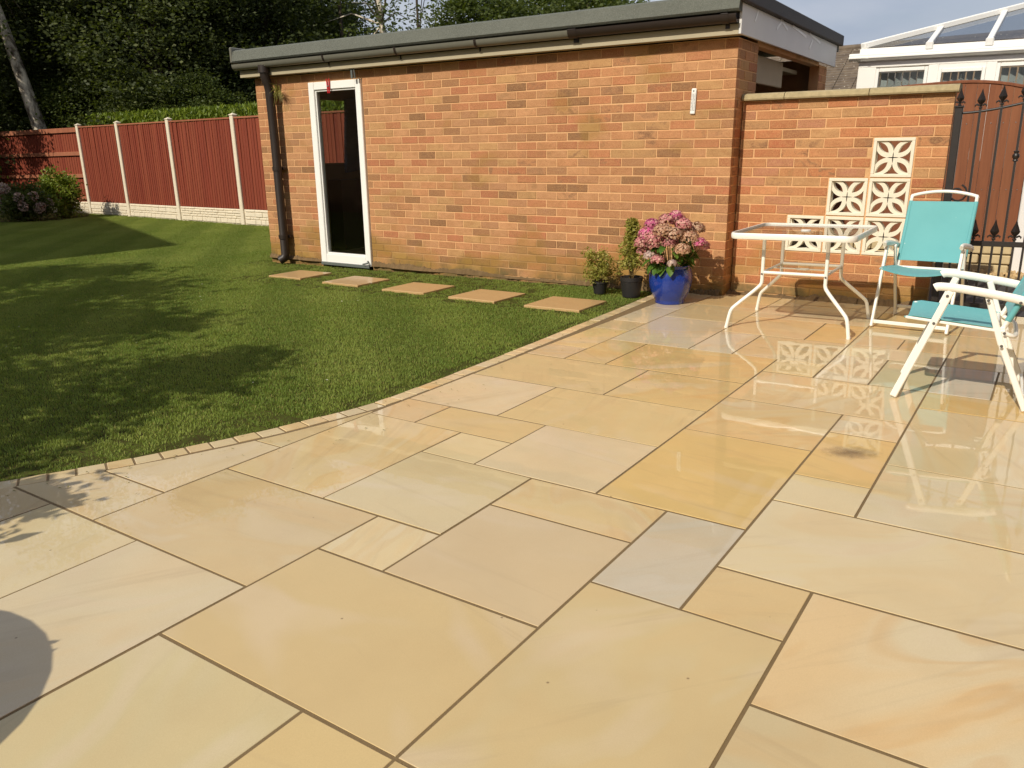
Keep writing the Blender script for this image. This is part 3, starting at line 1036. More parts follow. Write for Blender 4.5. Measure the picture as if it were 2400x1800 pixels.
TILT = 0.0122
garage = thing('garage', 'flat-roofed orange brick garage with white-framed glass door beside the lawn', 'garage', (-1.42, 5.45, 0), (0, TILT, 0.016))
DX0, DX1, DZ1 = -5.215, -4.355, 2.12
GX = -6.18
mb = MB()
mb.box(GX + 0.002, DX0, 0.004, 0.11, -0.1, 2.215).box(DX1, -0.002, 0.004, 0.11, -0.1, 2.215).box(DX0, DX1, 0.004, 0.11, DZ1, 2.215)
fw = mb.build('front_wall', M_MORTAR, garage)
def solid_front(z):
    return [(GX, DX0 - 0.004), (DX1 + 0.004, 0.0)] if z < DZ1 else [(GX, 0.0)]
bl = layout(GX, 0.0, 0.0076 - 0.0816, 28, 0.0816, 0.238, solid_front, 0.0, 1)
inv = garage.matrix_basis
def wdist(b):
    p = Matrix.Translation((-1.42, 5.45, 0)) @ Vector((b[0], 0, b[1]))
    return (p - CAM).length
bl.sort(key=wdist)
for (x, z, L) in bl[:300]:
    o = link('brick', brick_mesh(L, 0.072), fw, (x, BR.uniform(-0.002, 0.0015), z + BR.uniform(-0.0015, 0.0015)))
    o.rotation_euler = (BR.uniform(-.012, .012), BR.uniform(-.006, .006), BR.uniform(-.008, .008))
    o.color = brick_col()
def joined_bricks(lst, name, parent, H=0.072):
    m_, cols = MB(), []
    for (x, z, L) in lst:
        yj = BR.uniform(-0.0012, 0.0012)
        m_.box(x - L / 2, x + L / 2, yj, 0.06 + yj, z - H / 2, z + H / 2, 0.003)
        cols += [brick_col()] * (len(m_.v) - len(cols))
    me = m_.mesh(name, M_BRICK_ATTR)
    ca = me.attributes.new('brick_tint', 'FLOAT_COLOR', 'POINT')
    ca.data.foreach_set('color', np.array(cols, np.float32).ravel())
    return link(name, me, parent)
jb = joined_bricks(bl[300:], 'far_bricks', fw)
tag(jb, kind='stuff')

# right-hand end: brick piers either side of the main door opening
piers = MB()
piers.box(-0.11, -0.0045, 0.061, 0.574, -0.1, 2.215).box(-0.11, -0.0045, 2.94, 3.3, -0.1, 2.215).box(-0.105, -0.012, 0.574, 2.94, 2.2, 2.3)
pier = piers.build('end_wall', M_MORTAR, garage)
ep = layout(0.062, 0.574, 0.0076 - 0.0816, 28, 0.0816, 0.238, lambda z: [(0.062, 0.574)], 0.574, 0)
for (y, z, L) in ep:
    o = link('brick', brick_mesh(L, 0.072), pier, (0.0, y, z))
    o.rotation_euler = (0, 0, R(90))
    o.color = brick_col()
fp = layout(2.94, 3.3, 1.3, 11, 0.0816, 0.238, lambda z: [(2.94, 3.3)], 3.3, 0)
for (y, z, L) in fp:
    o = link('brick', brick_mesh(L, 0.072), pier, (0.0, y, z))
    o.rotation_euler = (0, 0, R(90))
    o.color = brick_col()
rest = MB()
rest.box(GX, -0.11, 3.19, 3.3, -0.1, 2.3)
wy0, wy1, wz0, wz1 = 0.98, 1.95, 1.12, 2.06
rest.box(GX, GX + 0.1, 0.11, wy0, -0.1, 2.3).box(GX, GX + 0.1, wy1, 3.19, -0.1, 2.3).box(GX, GX + 0.1, wy0, wy1, -0.1, wz0).box(GX, GX + 0.1, wy0, wy1, wz1, 2.3)
rest.box(GX + 0.1, -0.11, 0.11, 3.19, -0.06, 0.0)
rest.build('inner_shell', M_INSIDE, garage)
# side window the glass door looks through to
sw = MB()
for (ya, yb, za, zb) in ((wy0, wy1, wz0, wz0 + 0.05), (wy0, wy1, wz1 - 0.05, wz1), (wy0, wy0 + 0.05, wz0 + 0.05, wz1 - 0.05), (wy1 - 0.05, wy1, wz0 + 0.05, wz1 - 0.05)):
    sw.box(GX + 0.02, GX + 0.07, ya, yb, za, zb)
win = sw.build('side_window', M_INSIDE, garage)
MB().box(GX + 0.04, GX + 0.045, wy0 + 0.05, wy1 - 0.05, wz0 + 0.05, wz1 - 0.05).build('pane', M_GLASS, win)
cl = MB()
for i in range(16):                                  # ribbed dark cloth hanging beside the window
    z = 2.02 - i * 0.062
    w = 0.10 * math.sin(i * 0.5)
    cl.obox((GX + 0.16, 1.60 - 0.09 * i / 16 + 0.03 * w, z), (0.03, 0.19, 0.036), Matrix.Rotation(0.12, 3, 'X'), 0.01)
cl.build('hanging_cloth', M_CLOTH_DARK, garage)
jk = MB()
jk.box(-5.6, -4.9, 1.6, 2.6, 0.0, 0.85).box(-5.95, -5.7, 0.9, 1.5, 0.0, 0.95).box(-3.9, -2.2, 2.2, 3.1, 0, 1.2)
jk.build('stored_boxes', simple('dark_brown_card', rgb(70, 54, 42), 0.9, noise=0.3, nscale=4), garage)

# glazed door: white frame, pane, step
fr = MB()
W = 0.088
fr.box(DX0 + 0.006, DX0 + W + 0.012, -0.028, 0.07, -0.028, DZ1 - 0.004, 0.006)
fr.box(DX1 - W, DX1 - 0.006, -0.028, 0.07, -0.028, DZ1 - 0.004, 0.006)
fr.box(DX0 + W + 0.013, DX1 - W - 0.001, -0.026, 0.068, DZ1 - 0.004 - W, DZ1 - 0.004, 0.006)
fr.box(DX0 + W + 0.013, DX1 - W - 0.001, -0.026, 0.068, -0.028, 0.088, 0.006)
door = fr.build('door', M_UPVC, garage)
bd = MB()
xa, xb, za, zb = DX0 + W + 0.013, DX1 - W - 0.001, 0.089, DZ1 - 0.005 - W
for q in ((xa, xa + 0.018, za, zb), (xb - 0.018, xb, za, zb), (xa + 0.019, xb - 0.019, za, za + 0.018), (xa + 0.019, xb - 0.019, zb - 0.018, zb)):
    bd.box(q[0], q[1], -0.008, 0.03, q[2], q[3], 0.003)
bd.build('glazing_bead', M_UPVC, door)
MB().box(xa + 0.012, xb - 0.012, 0.012, 0.018, za + 0.012, zb - 0.012).build('glass_pane', M_GLASS, door)
MB().box(DX0 + 0.02, DX1 - 0.02, -0.05, -0.029, -0.05, -0.012, 0.004).build('door_step', M_GREYMETAL, door)
MB().tube([(DX1 - 0.05, -0.032, 0.035), (DX1 - 0.02, -0.06, 0.02), (DX1 - 0.1, -0.07, 0.0)], 0.012, 6).build('door_stop', M_GREYMETAL, door)

# roof: felt-covered slab with a raised kerb, fascias, gutter
rf = MB()
prof = [(-0.205, 2.392), (-0.222, 2.41), (-0.19, 2.525), (-0.14, 2.545), (0.0, 2.52), (3.55, 2.50), (3.55, 2.40), (-0.1, 2.392)]
xs = (GX - 0.13, 0.058)
n = len(prof)
rf.add([(x, y, z) for x in xs for y, z in prof], [tuple(range(n)), tuple(reversed(range(n, 2 * n)))] + [(i, n + i, n + (i + 1) % n, (i + 1) % n) for i in range(n)])
roof = rf.build('roof', M_FELT, garage)
MB().box(0.062, 0.105, -0.225, 3.56, 2.462, 2.578, 0.008).build('verge_trim', M_FELT_DARK, roof)
MB().box(GX - 0.17, GX - 0.132, -0.215, 3.56, 2.39, 2.575, 0.01).build('verge_trim', M_GUTTER, roof)
MB().box(GX - 0.12, 0.035, -0.122, -0.102, 2.222, 2.305, 0.003).build('fascia_board', M_CREAM, garage)
MB().box(GX - 0.12, 0.035, -0.1, 0.003, 2.226, 2.24).build('soffit_board', M_CREAM, garage)
MB().box(GX - 0.12, 0.035, -0.118, -0.1, 2.306, 2.391).build('gutter_board', M_FELT_DARK, garage)
ef = MB().box(0.038, 0.06, -0.135, 3.44, 2.222, 2.461, 0.003).build('end_fascia', M_SOFFIT, garage)
pe = MB()                                            # film peeling off the end fascia
for (y, z, l, a) in ((0.98, 2.42, 0.22, 0.5), (1.12, 2.43, 0.26, -0.25), (1.7, 2.43, 0.55, -0.08), (2.35, 2.43, 0.5, -0.1), (2.2, 2.36, 0.16, 0.7), (0.25, 2.40, 0.12, 0.9)):
    pe.obox((0.0625, y, z), (0.0012, l / 2, 0.012), Matrix.Rotation(a, 3, 'X'))
pe.build('peeling_film', M_UPVC, ef)
def gutter(x0, x1, name, mat):
    vs_, fs, k = [], [], 8
    for (rad, flip) in ((0.052, 0), (0.047, 1)):
        for x in (x0, x1):
            for i in range(k + 1):
                a = math.pi + math.pi * i / k
                vs_.append((x, -0.172 + rad * math.cos(a), 2.372 + rad * 1.25 * math.sin(a)))
    s = k + 1
    for i in range(k):
        fs.append((i, i + 1, s + i + 1, s + i))
        fs.append((2 * s + i + 1, 2 * s + i, 3 * s + i, 3 * s + i + 1))
        for e in (0, 1):
            fs.append((e * s + i, e * s + i + 1, 2 * s + e * s + i + 1, 2 * s + e * s + i) if e else (e * s + i + 1, e * s + i, 2 * s + e * s + i, 2 * s + e * s + i + 1))
    fs.append((0, s, 3 * s, 2 * s))
    fs.append((k, 2 * s + k, 3 * s + k, s + k))
    return MB().add(vs_, fs).build(name, mat, garage, 40)
gut = gutter(GX - 0.14, -1.53, 'gutter', M_GUTTER)
gut2 = gutter(-1.529, 0.036, 'gutter', M_PIPE)
tag(gut2, 'darker end length of the gutter')
def union(x, par, w=0.022):
    pts = [(x - w, -0.172 + 0.056 * math.cos(math.pi + math.pi * i / 8), 2.372 + 0.07 * math.sin(math.pi + math.pi * i / 8)) for i in range(9)]
    vs_ = pts + [(p[0] + 2 * w, p[1], p[2]) for p in pts]
    u_ = MB().add(vs_, [(i, i + 1, 10 + i, 9 + i) for i in range(8)])
    u_.box(x - w, x + w, -0.232, -0.112, 2.372, 2.378)
    u_.box(x - w * 0.6, x + w * 0.6, -0.13, -0.12, 2.27, 2.37)
    return u_.build('gutter_bracket', M_PIPE, par, 40)
for x in (-4.73, -3.65, -2.6):
    union(x, gut, 0.014)
union(-1.5, gut2, 0.045)
union(-0.06, gut2, 0.03)
dp = MB().tube([(-5.79, -0.172, 2.33), (-5.79, -0.172, 2.22), (-5.79, -0.13, 2.12), (-5.79, -0.115, 2.04), (-5.79, -0.105, 1.5), (-5.79, -0.1, 0.05), (-5.80, -0.12, 0.0), (-5.84, -0.16, -0.03)], 0.054, 14).build('downpipe', M_PIPE, garage, 40)
for z in (1.98, 1.1, 0.25):
    MB().tube([(-5.79, -0.105, z), (-5.79, -0.105, z + 0.05)], 0.062, 14).box(-5.86, -5.72, -0.06, -0.002, z + 0.01, z + 0.04).build('pipe_clip', M_PIPE, dp, 40)
MB().tube([(-5.79, -0.172, 2.25), (-5.79, -0.172, 2.335)], 0.068, 14).build('gutter_outlet', M_PIPE, dp, 40)
# raised main door inside the opening, and what is stored behind it
ud = MB().box(-0.24, -0.2, 0.58, 2.15, 1.93, 2.19, 0.006)
ud.box(-1.7, -0.241, 0.6, 2.9, 2.12, 2.16)
ud.build('raised_door_panel', M_CREAM, garage)
sh = MB()
for i, z in enumerate((1.52, 1.66, 1.8)):
    sh.box(-0.75 - 0.02 * i, -0.35, 0.62, 1.3 + 0.1 * i, z, z + 0.11, 0.02)
sh.build('stored_sheets', M_BOX, garage)
# rough moss and mortar along the foot of the wall
def moss(x0, x1, y0, h, d, seed, name, parent, dens=60):
    """uneven fillet of soil and moss banked against the wall foot"""
    r = random.Random(seed)
    nx = int((x1 - x0) * dens)
    vs_, fs = [], []
    hh, dd = h, d
    for i in range(nx + 1):
        x = x0 + (x1 - x0) * i / nx
        hh = max(0.003, min(h * 1.7, hh + r.uniform(-1, 1) * h * 0.35))
        dd = max(0.006, min(d * 1.7, dd + r.uniform(-1, 1) * d * 0.3))
        vs_ += [(x, y0 + 0.003, hh), (x + r.uniform(-.004, .004), y0 - dd * 0.45, hh * r.uniform(0.4, 0.9)), (x, y0 - dd, -0.02), (x, y0 + 0.003, -0.03)]
    for i in range(nx):
        for k in range(2):
            fs.append((i * 4 + k, i * 4 + k + 1, i * 4 + k + 5, i * 4 + k + 4))
    return MB().add(vs_, fs).build(name, M_MOSS, parent)
moss(-1.5, -0.02, 0.0, 0.04, 0.05, 4, 'moss_crust', garage)
moss(-4.35, -1.5, 0.0, 0.03, 0.03, 5, 'moss_crust', garage)
moss(GX, DX0, 0.0, 0.03, 0.03, 6, 'moss_crust', garage)

# ---- small things on the garage
th = thing('wall_thermometer', 'slim white thermometer with printed scale hanging on the brick wall', 'thermometer', (-1.775, 5.438, 1.61))
MB().box(-0.023, 0.023, -0.012, 0.0, 0.0, 0.217, 0.006).build('backing', M_UPVC, th).rotation_euler = (0, R(2.5), 0)
tk = MB()
for i in range(13):
    for sx in (-1, 1):
        tk.box(sx * 0.013 - 0.0035, sx * 0.013 + 0.0035, -0.0135, -0.0122, 0.03 + i * 0.0115, 0.034 + i * 0.0115)
for i in range(22):
    tk.box(-0.003, 0.003, -0.0135, -0.0122, 0.03 + i * 0.0066, 0.0332 + i * 0.0066)
tk.box(-0.004, 0.004, -0.0136, -0.0122, 0.186, 0.203)
tk.build('printed_scale', M_BLACK, th).rotation_euler = (0, R(2.5), 0)
c = thing('clothes_peg', 'red plastic peg clipped over the top of the white door frame', 'peg', (-6.25, 5.335, 2.10))
for s in (-1, 1):
    MB().bar((s * 0.012, 0, -0.06), (s * 0.02, 0, 0.10), 0.016, 0.012, 0.003, (0, 1, 0)).build('peg_half', M_RED, c)
MB().tube([(-0.02, 0, 0.02), (0.02, 0, 0.02)], 0.008, 8).build('spring', M_GREYMETAL, c)
c = thing('wall_hook', 'grey metal hook bracket fixed under the gutter above the door corner', 'hook', (-5.80, 5.30, 2.17))
MB().box(-0.022, 0.006, -0.02, 0.0, 0.0, 0.20, 0.004).build('plate', M_GREYMETAL, c)
MB().tube([(0.03, 0.0, 0.0), (0.035, -0.02, 0.12), (0.05, -0.02, 0.18), (0.03, -0.02, 0.2)], 0.008, 7).build('hook_rod', M_GREYMETAL, c, 40)
r = random.Random(9)
w = MB()
for i in range(70):
    a, e, l = r.uniform(0, 6.28), r.uniform(-0.9, 1.0), r.uniform(0.06, 0.2)
    d = Vector((math.cos(a) * math.cos(e), -abs(math.sin(a)) * 0.5 * math.cos(e), math.sin(e)))
    p = Vector((0, 0, 0)) + d * 0.02
    w.tube([p, p + d * l * 0.5 + Vector((0, 0, 0.01)), p + d * l + Vector((0, 0, -0.03))], [0.003, 0.0025, 0.0008], 4, caps=False)
o = w.build('dry_weed', M_LEAF_POT, None, 60, (-7.08, 5.28, 2.12))
tag(o, 'straggly dry weed sprouting behind the top of the drainpipe', 'weed')
for (x, z) in ((-4.12, 1.61), (-2.75, 1.48), (-1.85, 1.98)):
    pass

# ------------------------------------------------------------ screen wall with pierced blocks
swl = thing('screen_wall', 'low brick garden wall with six pierced cream blocks between garage and gate', 'wall', (-1.42, 5.67, 0), (0, TILT, 0))
BX = [0.4682, 0.7918, 1.1154, 1.439]
BZ = [0.417, 0.739, 1.061, 1.383]
TOP, WX = 1.705, 1.672
def spans(z):
    if z < BZ[0] or z > BZ[3]:
        return [(0.0, WX)]
    i = 0 if z < BZ[1] else (1 if z < BZ[2] else 2)
    return [(0.0, BX[i] - 0.006), (BX[3] + 0.006, WX)]
body = MB()
for za, zb in ((-0.1, BZ[0]), (BZ[0], BZ[1]), (BZ[1], BZ[2]), (BZ[2], BZ[3]), (BZ[3], TOP)):
    for (xa, xb) in spans((za + zb) / 2):
        body.box(xa + 0.002, xb - (0.002 if xb > 1.6 else 0), 0.004, 0.108, za, zb)
bw = body.build('wall_body', M_MORTAR, swl)
PALW = [((188, 128, 88), 26), ((180, 112, 76), 24), ((168, 98, 68), 12), ((182, 138, 96), 18), ((148, 98, 70), 9), ((172, 116, 90), 10)]
for (x, z, L) in layout(0, WX, TOP - 22 * 0.0805, 22, 0.0805, 0.238, spans, WX, 0):
    o = link('brick', brick_mesh(L, 0.0705), bw, (x, BR.uniform(-0.002, 0.0015), z + BR.uniform(-0.0015, 0.0015)))
    o.rotation_euler = (BR.uniform(-.012, .012), BR.uniform(-.008, .008), BR.uniform(-.008, .008))
    o.color = brick_col(PALW)
def screen_block():
    S = 0.312
    fr_, D0, D1 = 0.026, -0.004, 0.095
    m_ = MB()
    m_.box(0, S, D0, D1, 0, fr_, 0.003).box(0, S, D0, D1, S - fr_, S, 0.003)
    m_.box(0, fr_, D0, D1, fr_, S - fr_, 0.003).box(S - fr_, S, D0, D1, fr_, S - fr_, 0.003)
    K = 10
    for (qx, qz) in ((1, 1), (-1, 1), (-1, -1), (1, -1)):
        c0 = Vector((S / 2, S / 2))
        c1 = Vector((S / 2 + qx * (S / 2 - fr_ * 0.7), S / 2 + qz * (S / 2 - fr_ * 0.7)))
        ax = c1 - c0
        Ln = ax.length
        ax.normalize()
        nr = Vector((-ax.y, ax.x))
        def lens(t0, t1, hw):
            up = []
            for i in range(K + 1):
                t = t0 + (t1 - t0) * i / K
                u = (t - (t0 + t1) / 2) / ((t1 - t0) / 2)
                up.append((t, hw * (1 - u * u)))
            ring = [(t, h) for t, h in up] + [(t, -h) for t, h in up[-2:0:-1]]
            return [c0 + ax * (t * Ln) + nr * (h * Ln) for t, h in ring]
        A_, B_ = lens(-0.03, 1.05, 0.285), lens(0.26, 0.90, 0.125)
        k = len(A_)
        ya, yb = 0.012, 0.085
        vs_ = [(p.x, ya, p.y) for p in A_] + [(p.x, ya, p.y) for p in B_] + [(p.x, yb, p.y) for p in A_] + [(p.x, yb, p.y) for p in B_]
        fs = []
        for i in range(k):
            j = (i + 1) % k
            fs += [(i, j, k + j, k + i), (2 * k + i, 3 * k + i, 3 * k + j, 2 * k + j), (i, 2 * k + i, 2 * k + j, j), (k + i, k + j, 3 * k + j, 3 * k + i)]
        m_.add(vs_, fs)
    me = m_.mesh('pierced_block', M_BLOCK)
    bm_ = bmesh.new()
    bm_.from_mesh(me)
    bmesh.ops.recalc_face_normals(bm_, faces=bm_.faces)
    bm_.to_mesh(me)
    bm_.free()
    return me
sbm = screen_block()
for (ci_, ri_) in ((2, 2), (1, 1), (2, 1), (0, 0), (1, 0), (2, 0)):
    link('pierced_block', sbm, swl, (BX[ci_] + 0.0055, 0, BZ[ri_] + 0.005))
cx = [0.0, 0.37, 1.05, 1.70]
for i in range(3):
    a, b = cx[i] + 0.003, cx[i + 1] - 0.003
    m_ = MB()
    pr_ = [(-0.045, 0.0), (-0.05, 0.012), (-0.04, 0.045), (-0.01, 0.058), (0.12, 0.06), (0.155, 0.045), (0.16, 0.0)]
    n = len(pr_)
    m_.add([(x, y, TOP + 0.006 + z) for x in (a, b) for y, z in pr_], [tuple(range(n)), tuple(reversed(range(n, 2 * n)))] + [(i2, n + i2, n + (i2 + 1) % n, (i2 + 1) % n) for i2 in range(n)])
    m_.build('coping_stone', M_COPING, swl)
MB().box(0.0, WX - 0.01, 0.01, 0.1, TOP, TOP + 0.0055).build('coping_bed', M_MORTAR, swl)
mj = MB()
for i, x in enumerate(BX):
    zt = BZ[3] if i > 1 else (BZ[2] if i == 1 else BZ[1])
    mj.box(x - 0.0062, x + 0.0062, 0.006, 0.09, BZ[0], zt)
for i, z in enumerate(BZ):
    mj.box(BX[max(0, i - 1)] + 0.0063, BX[3] - 0.0063, 0.0065, 0.0895, z - 0.0058, z + 0.0058)
mj.build('block_joint', M_MORTAR, swl)
moss(0.0, WX, 0.0, 0.035, 0.12, 8, 'moss_crust', swl)

# ------------------------------------------------------------ side fence: concrete posts, gravel boards, feather-edge boards
fence = thing('side_fence', 'red stained closeboard fence with white concrete posts running to the garage', 'fence', (FP[0].x, FP[0].y, 0))
FR = random.Random(31)
def ftop(x):
    return 2.20 - 0.0145 * (x + 15.0)
post_m = MB()
post_m.box(-0.055, 0.055, -0.06, 0.06, -0.2, 2.19, 0.012)
post_m.add([(-0.055, -0.06, 2.19), (0.055, -0.06, 2.19), (0.055, 0.06, 2.19), (-0.055, 0.06, 2.19), (0, 0, 2.225)], [(0, 1, 4), (1, 2, 4), (2, 3, 4), (3, 0, 4)])
post_m.box(-0.066, 0.066, -0.071, 0.071, 2.17, 2.192, 0.008)
post_me = post_m.mesh('post', M_CONC)
board_me = MB().add([(-0.062, -0.006, 0), (0.062, -0.016, 0), (0.062, 0.0, 0), (-0.062, 0.0, 0), (-0.062, -0.006, 1), (0.062, -0.016, 1), (0.062, 0.0, 1), (-0.062, 0.0, 1)],
                    [(0, 1, 5, 4), (1, 2, 6, 5), (2, 3, 7, 6), (3, 0, 4, 7), (4, 5, 6, 7), (3, 2, 1, 0)]).mesh('board', M_FENCE)
def gravel_board(Ln, H):
    """rock-faced concrete board: courses of rough raised stones cast in one piece"""
    r = random.Random(FR.random())
    m_ = MB().box(0.0, Ln, -0.02, 0.02, -0.1, H, 0.004)
    z = 0.0
    while z < H - 0.03:
        h = min(r.choice((0.055, 0.075, 0.1)), H - z - 0.005)
        x = r.uniform(0.01, 0.06)
        while x < Ln - 0.05:
            w_ = min(r.uniform(0.12, 0.42), Ln - x - 0.01)
            m_.obox((x + w_ / 2, -0.021 - r.uniform(0, 0.008), z + h / 2), (w_ / 2 - 0.006, 0.014, h / 2 - 0.005), Matrix.Rotation(r.uniform(-.02, .02), 3, 'Y'), 0.008)
            x += w_
        z += h
    return m_
B0 = FP[0]
for i, p in enumerate(FP):
    o = link('post', post_me, fence, (p.x - B0.x, p.y - B0.y, ftop(p.x) - 2.13))
    if i == len(FP) - 1:
        break
    q = FP[i + 1]
    d = (q - p)
    Ln = d.length
    ang = math.atan2(d.y, d.x)
    zt0, zt1 = ftop(p.x) + 0.0, ftop(q.x) + 0.0
    pan = bpy.data.objects.new('fence_panel', MB().box(0.06, Ln - 0.06, 0.0, 0.03, 0.33 + zt0 - 2.2 + 0.3, 0.42 + zt0 - 2.2 + 0.3).box(0.06, Ln - 0.06, 0.0, 0.03, 1.65, 1.74).mesh('fence_panel', M_FENCE))
    COL.objects.link(pan)
    pan.parent = fence
    pan.location = (p.x - B0.x, p.y - B0.y, 0)
    pan.rotation_euler = (0, 0, ang)
    nb = int((Ln - 0.13) / 0.102)
    for k in range(nb):
        x = 0.07 + (k + 0.5) * (Ln - 0.14) / nb
        zt = zt0 + (zt1 - zt0) * x / Ln
        b = link('board', board_me, pan, (x, -0.003, 0.315))
        b.scale = ((Ln - 0.14) / nb / 0.106, 1, zt - 0.34 + FR.uniform(-0.006, 0.004))
        b.rotation_euler = (FR.uniform(-.004, .004), 0, 0)
    m_ = MB()
    m_.add([(0.06, -0.035, zt0 - 0.02), (Ln - 0.06, -0.035, zt1 - 0.02), (Ln - 0.06, 0.04, zt1 - 0.02), (0.06, 0.04, zt0 - 0.02), (0.06, -0.035, zt0 + 0.012), (Ln - 0.06, -0.035, zt1 + 0.012), (Ln - 0.06, 0.04, zt1 + 0.012), (0.06, 0.04, zt0 + 0.012)],
           [(0, 1, 5, 4), (1, 2, 6, 5), (2, 3, 7, 6), (3, 0, 4, 7), (4, 5, 6, 7), (3, 2, 1, 0)])
    m_.build('capping_rail', M_RAIL, pan)
    gb = gravel_board(Ln - 0.12, 0.31).build('gravel_board', M_CONC, fence, None, (p.x - B0.x + d.x / Ln * 0.06, p.y - B0.y + d.y / Ln * 0.06, 0))
    gb.rotation_euler = (0, 0, ang)

# back fence at the bottom of the garden, rails facing the lawn
bf = thing('back_fence', 'red fence with pale horizontal rails facing the garden, in the far left corner', 'fence', (-21.36, 10.44, 0))
bf.rotation_euler = (0, 0, math.atan2(-0.32, -3.7))
bw_ = 4.6
for k in range(int(bw_ / 0.11)):
    b = link('board', board_me, bf, (0.06 + (k + 0.5) * 0.11, 0.0, 0.31))
    b.rotation_euler = (0, 0, R(180))
    b.scale = (0.95, 1, 1.94 + 0.0014 * k + FR.uniform(-.006, .006))
for (z0, z1) in ((2.16, 2.285), (1.55, 1.655), (0.96, 1.06), (0.37, 0.46)):
    for (xa, xb) in ((0.03, 2.2), (2.21, 4.6)):
        MB().box(xa, xb, 0.012, 0.06, z0, z1, 0.006).build('rail', M_RAIL, bf)
gb = gravel_board(bw_, 0.31).build('gravel_board', M_CONC, bf)
gb.rotation_euler = (0, 0, R(180))
gb.location = (bw_ + 0.03, 0.01, 0)

# ------------------------------------------------------------ iron gate
gate = thing('iron_gate', 'black wrought iron gate with spear finials beside the brick screen wall', 'gate', (0.325, 5.52, 0))
GZ = lambda x: 1.525 + 0.10 * (1 - math.cos(min(x, 0.95) / 0.95 * math.pi)) / 2 * 1.35
st = MB().box(-0.027, 0.027, -0.027, 0.027, 0.03, 1.565, 0.004).box(-0.032, 0.032, -0.032, 0.032, 1.565, 1.58, 0.003)
stile = st.build('hinge_stile', M_IRON, gate)
def spear(x, z, s, y=0.0):
    """leaf-shaped finial: collar, two curled barbs and a four-sided point"""
    m_ = MB()
    m_.lathe([(0.010 * s, 0), (0.013 * s, 0.006 * s), (0.010 * s, 0.014 * s)], (x, y, z), 8)
    prof_ = [(0.006, 0.014), (0.010, 0.03), (0.022, 0.045), (0.027, 0.058), (0.018, 0.082), (0.008, 0.108), (0.001, 0.135)]
    m_.lathe([(r_ * s, zz * s) for r_, zz in prof_], (x, y, z), 4, None)
    for sg in (-1, 1):
        m_.tube([(x + sg * 0.008 * s, y, z + 0.02 * s), (x + sg * 0.024 * s, y, z + 0.03 * s), (x + sg * 0.036 * s, y, z + 0.022 * s), (x + sg * 0.034 * s, y, z + 0.012 * s)], [0.006 * s, 0.007 * s, 0.005 * s, 0.002 * s], 6)
    return m_
spear(0, 1.58, 0.95).build('finial', M_IRON, stile)
longx = [0.141 + 0.1365 * i for i in range(7)]
for i, x in enumerate(longx):
    zt = GZ(x)
    b = MB().box(x - 0.008, x + 0.008, -0.008, 0.008, 0.06, zt + 0.02).build('bar', M_IRON, gate)
    spear(x, zt + 0.02, 1.05).build('finial', M_IRON, b)
    if i % 3 == 2:
        kn = MB().lathe([(0.011, -0.04), (0.02, -0.035), (0.014, -0.022), (0.024, -0.008), (0.024, 0.008), (0.014, 0.022), (0.02, 0.035), (0.011, 0.04)], (x, 0, 1.205), 10)
        kn.build('knuckle', M_IRON, b, 50)
for i in range(7):
    x = 0.07 + 0.1365 * i + 0.005
    b = MB().box(x - 0.008, x + 0.008, -0.008, 0.008, 0.06, 0.585).build('dog_bar', M_IRON, gate)
    spear(x, 0.585, 1.15).build('finial', M_IRON, b)
MB().box(0.028, 1.1, -0.013, 0.013, 0.535, 0.574, 0.003).build('middle_rail', M_IRON, gate)
MB().box(0.028, 1.1, -0.013, 0.013, 0.055, 0.09, 0.003).build('bottom_rail', M_IRON, gate)
MB().tube([(0.027 + t * 1.07, 0, GZ(0.027 + t * 1.07)) for t in [i / 16 for i in range(17)]], 0.009, 8).build('curved_top_rail', M_IRON, gate, 50)
sc = [(0.06 + 0.03 * (1 + 0.09 * i) * math.cos(0.5 * i), 0.015, 0.93 + 0.03 * (1 + 0.09 * i) * math.sin(0.5 * i)) for i in range(16)]
MB().tube(sc, 0.007, 6).build('scroll', M_IRON, gate, 50)
MB().box(1.1, 1.15, -0.027, 0.027, 0.03, 1.6, 0.004).build('latch_stile', M_IRON, gate)

# ------------------------------------------------------------ table
tb = thing('garden_table', 'square white metal patio table with clear glass top', 'table', (-0.485, 4.53, 0), (0, 0, R(1.5)))
TZ, tw, td = 0.695, 0.435, 0.47
def rrect(w_, d_, r_, z, k=6):
    pts = []
    for (sx, sy, a0) in ((1, -1, -90), (1, 1, 0), (-1, 1, 90), (-1, -1, 180)):
        for i in range(k + 1):
            a = R(a0 + 90 * i / k)
            pts.append((sx * (w_ - r_) + r_ * math.cos(a), sy * (d_ - r_) + r_ * math.sin(a), z))
    return pts
def ring(path_pts, w_, h_):
    """flat-section frame swept round a closed loop"""
    m_ = MB()
    n = len(path_pts)
    vs_, fs = [], []
    for i in range(n):
        p = Vector(path_pts[i])
        t = (Vector(path_pts[(i + 1) % n]) - Vector(path_pts[i - 1])).normalized()
        nr = Vector((t.y, -t.x, 0))
        for (a, b) in ((0, -h_ / 2), (w_ * 0.7, -h_ / 2), (w_, -h_ / 4), (w_, h_ / 4), (w_ * 0.7, h_ / 2), (0, h_ / 2)):
            vs_.append(p + nr * a + Vector((0, 0, b)))
    for i in range(n):
        j = (i + 1) % n
        for k in range(6):
            l = (k + 1) % 6
            fs.append((i * 6 + k, j * 6 + k, j * 6 + l, i * 6 + l))
    return m_.add(vs_, fs)
tf = ring(rrect(tw - 0.016, td - 0.016, 0.06, TZ), 0.016, 0.042).build('top_frame', M_WHITE, tb, 40)
gp = rrect(tw - 0.017, td - 0.017, 0.059, TZ + 0.008)
n = len(gp)
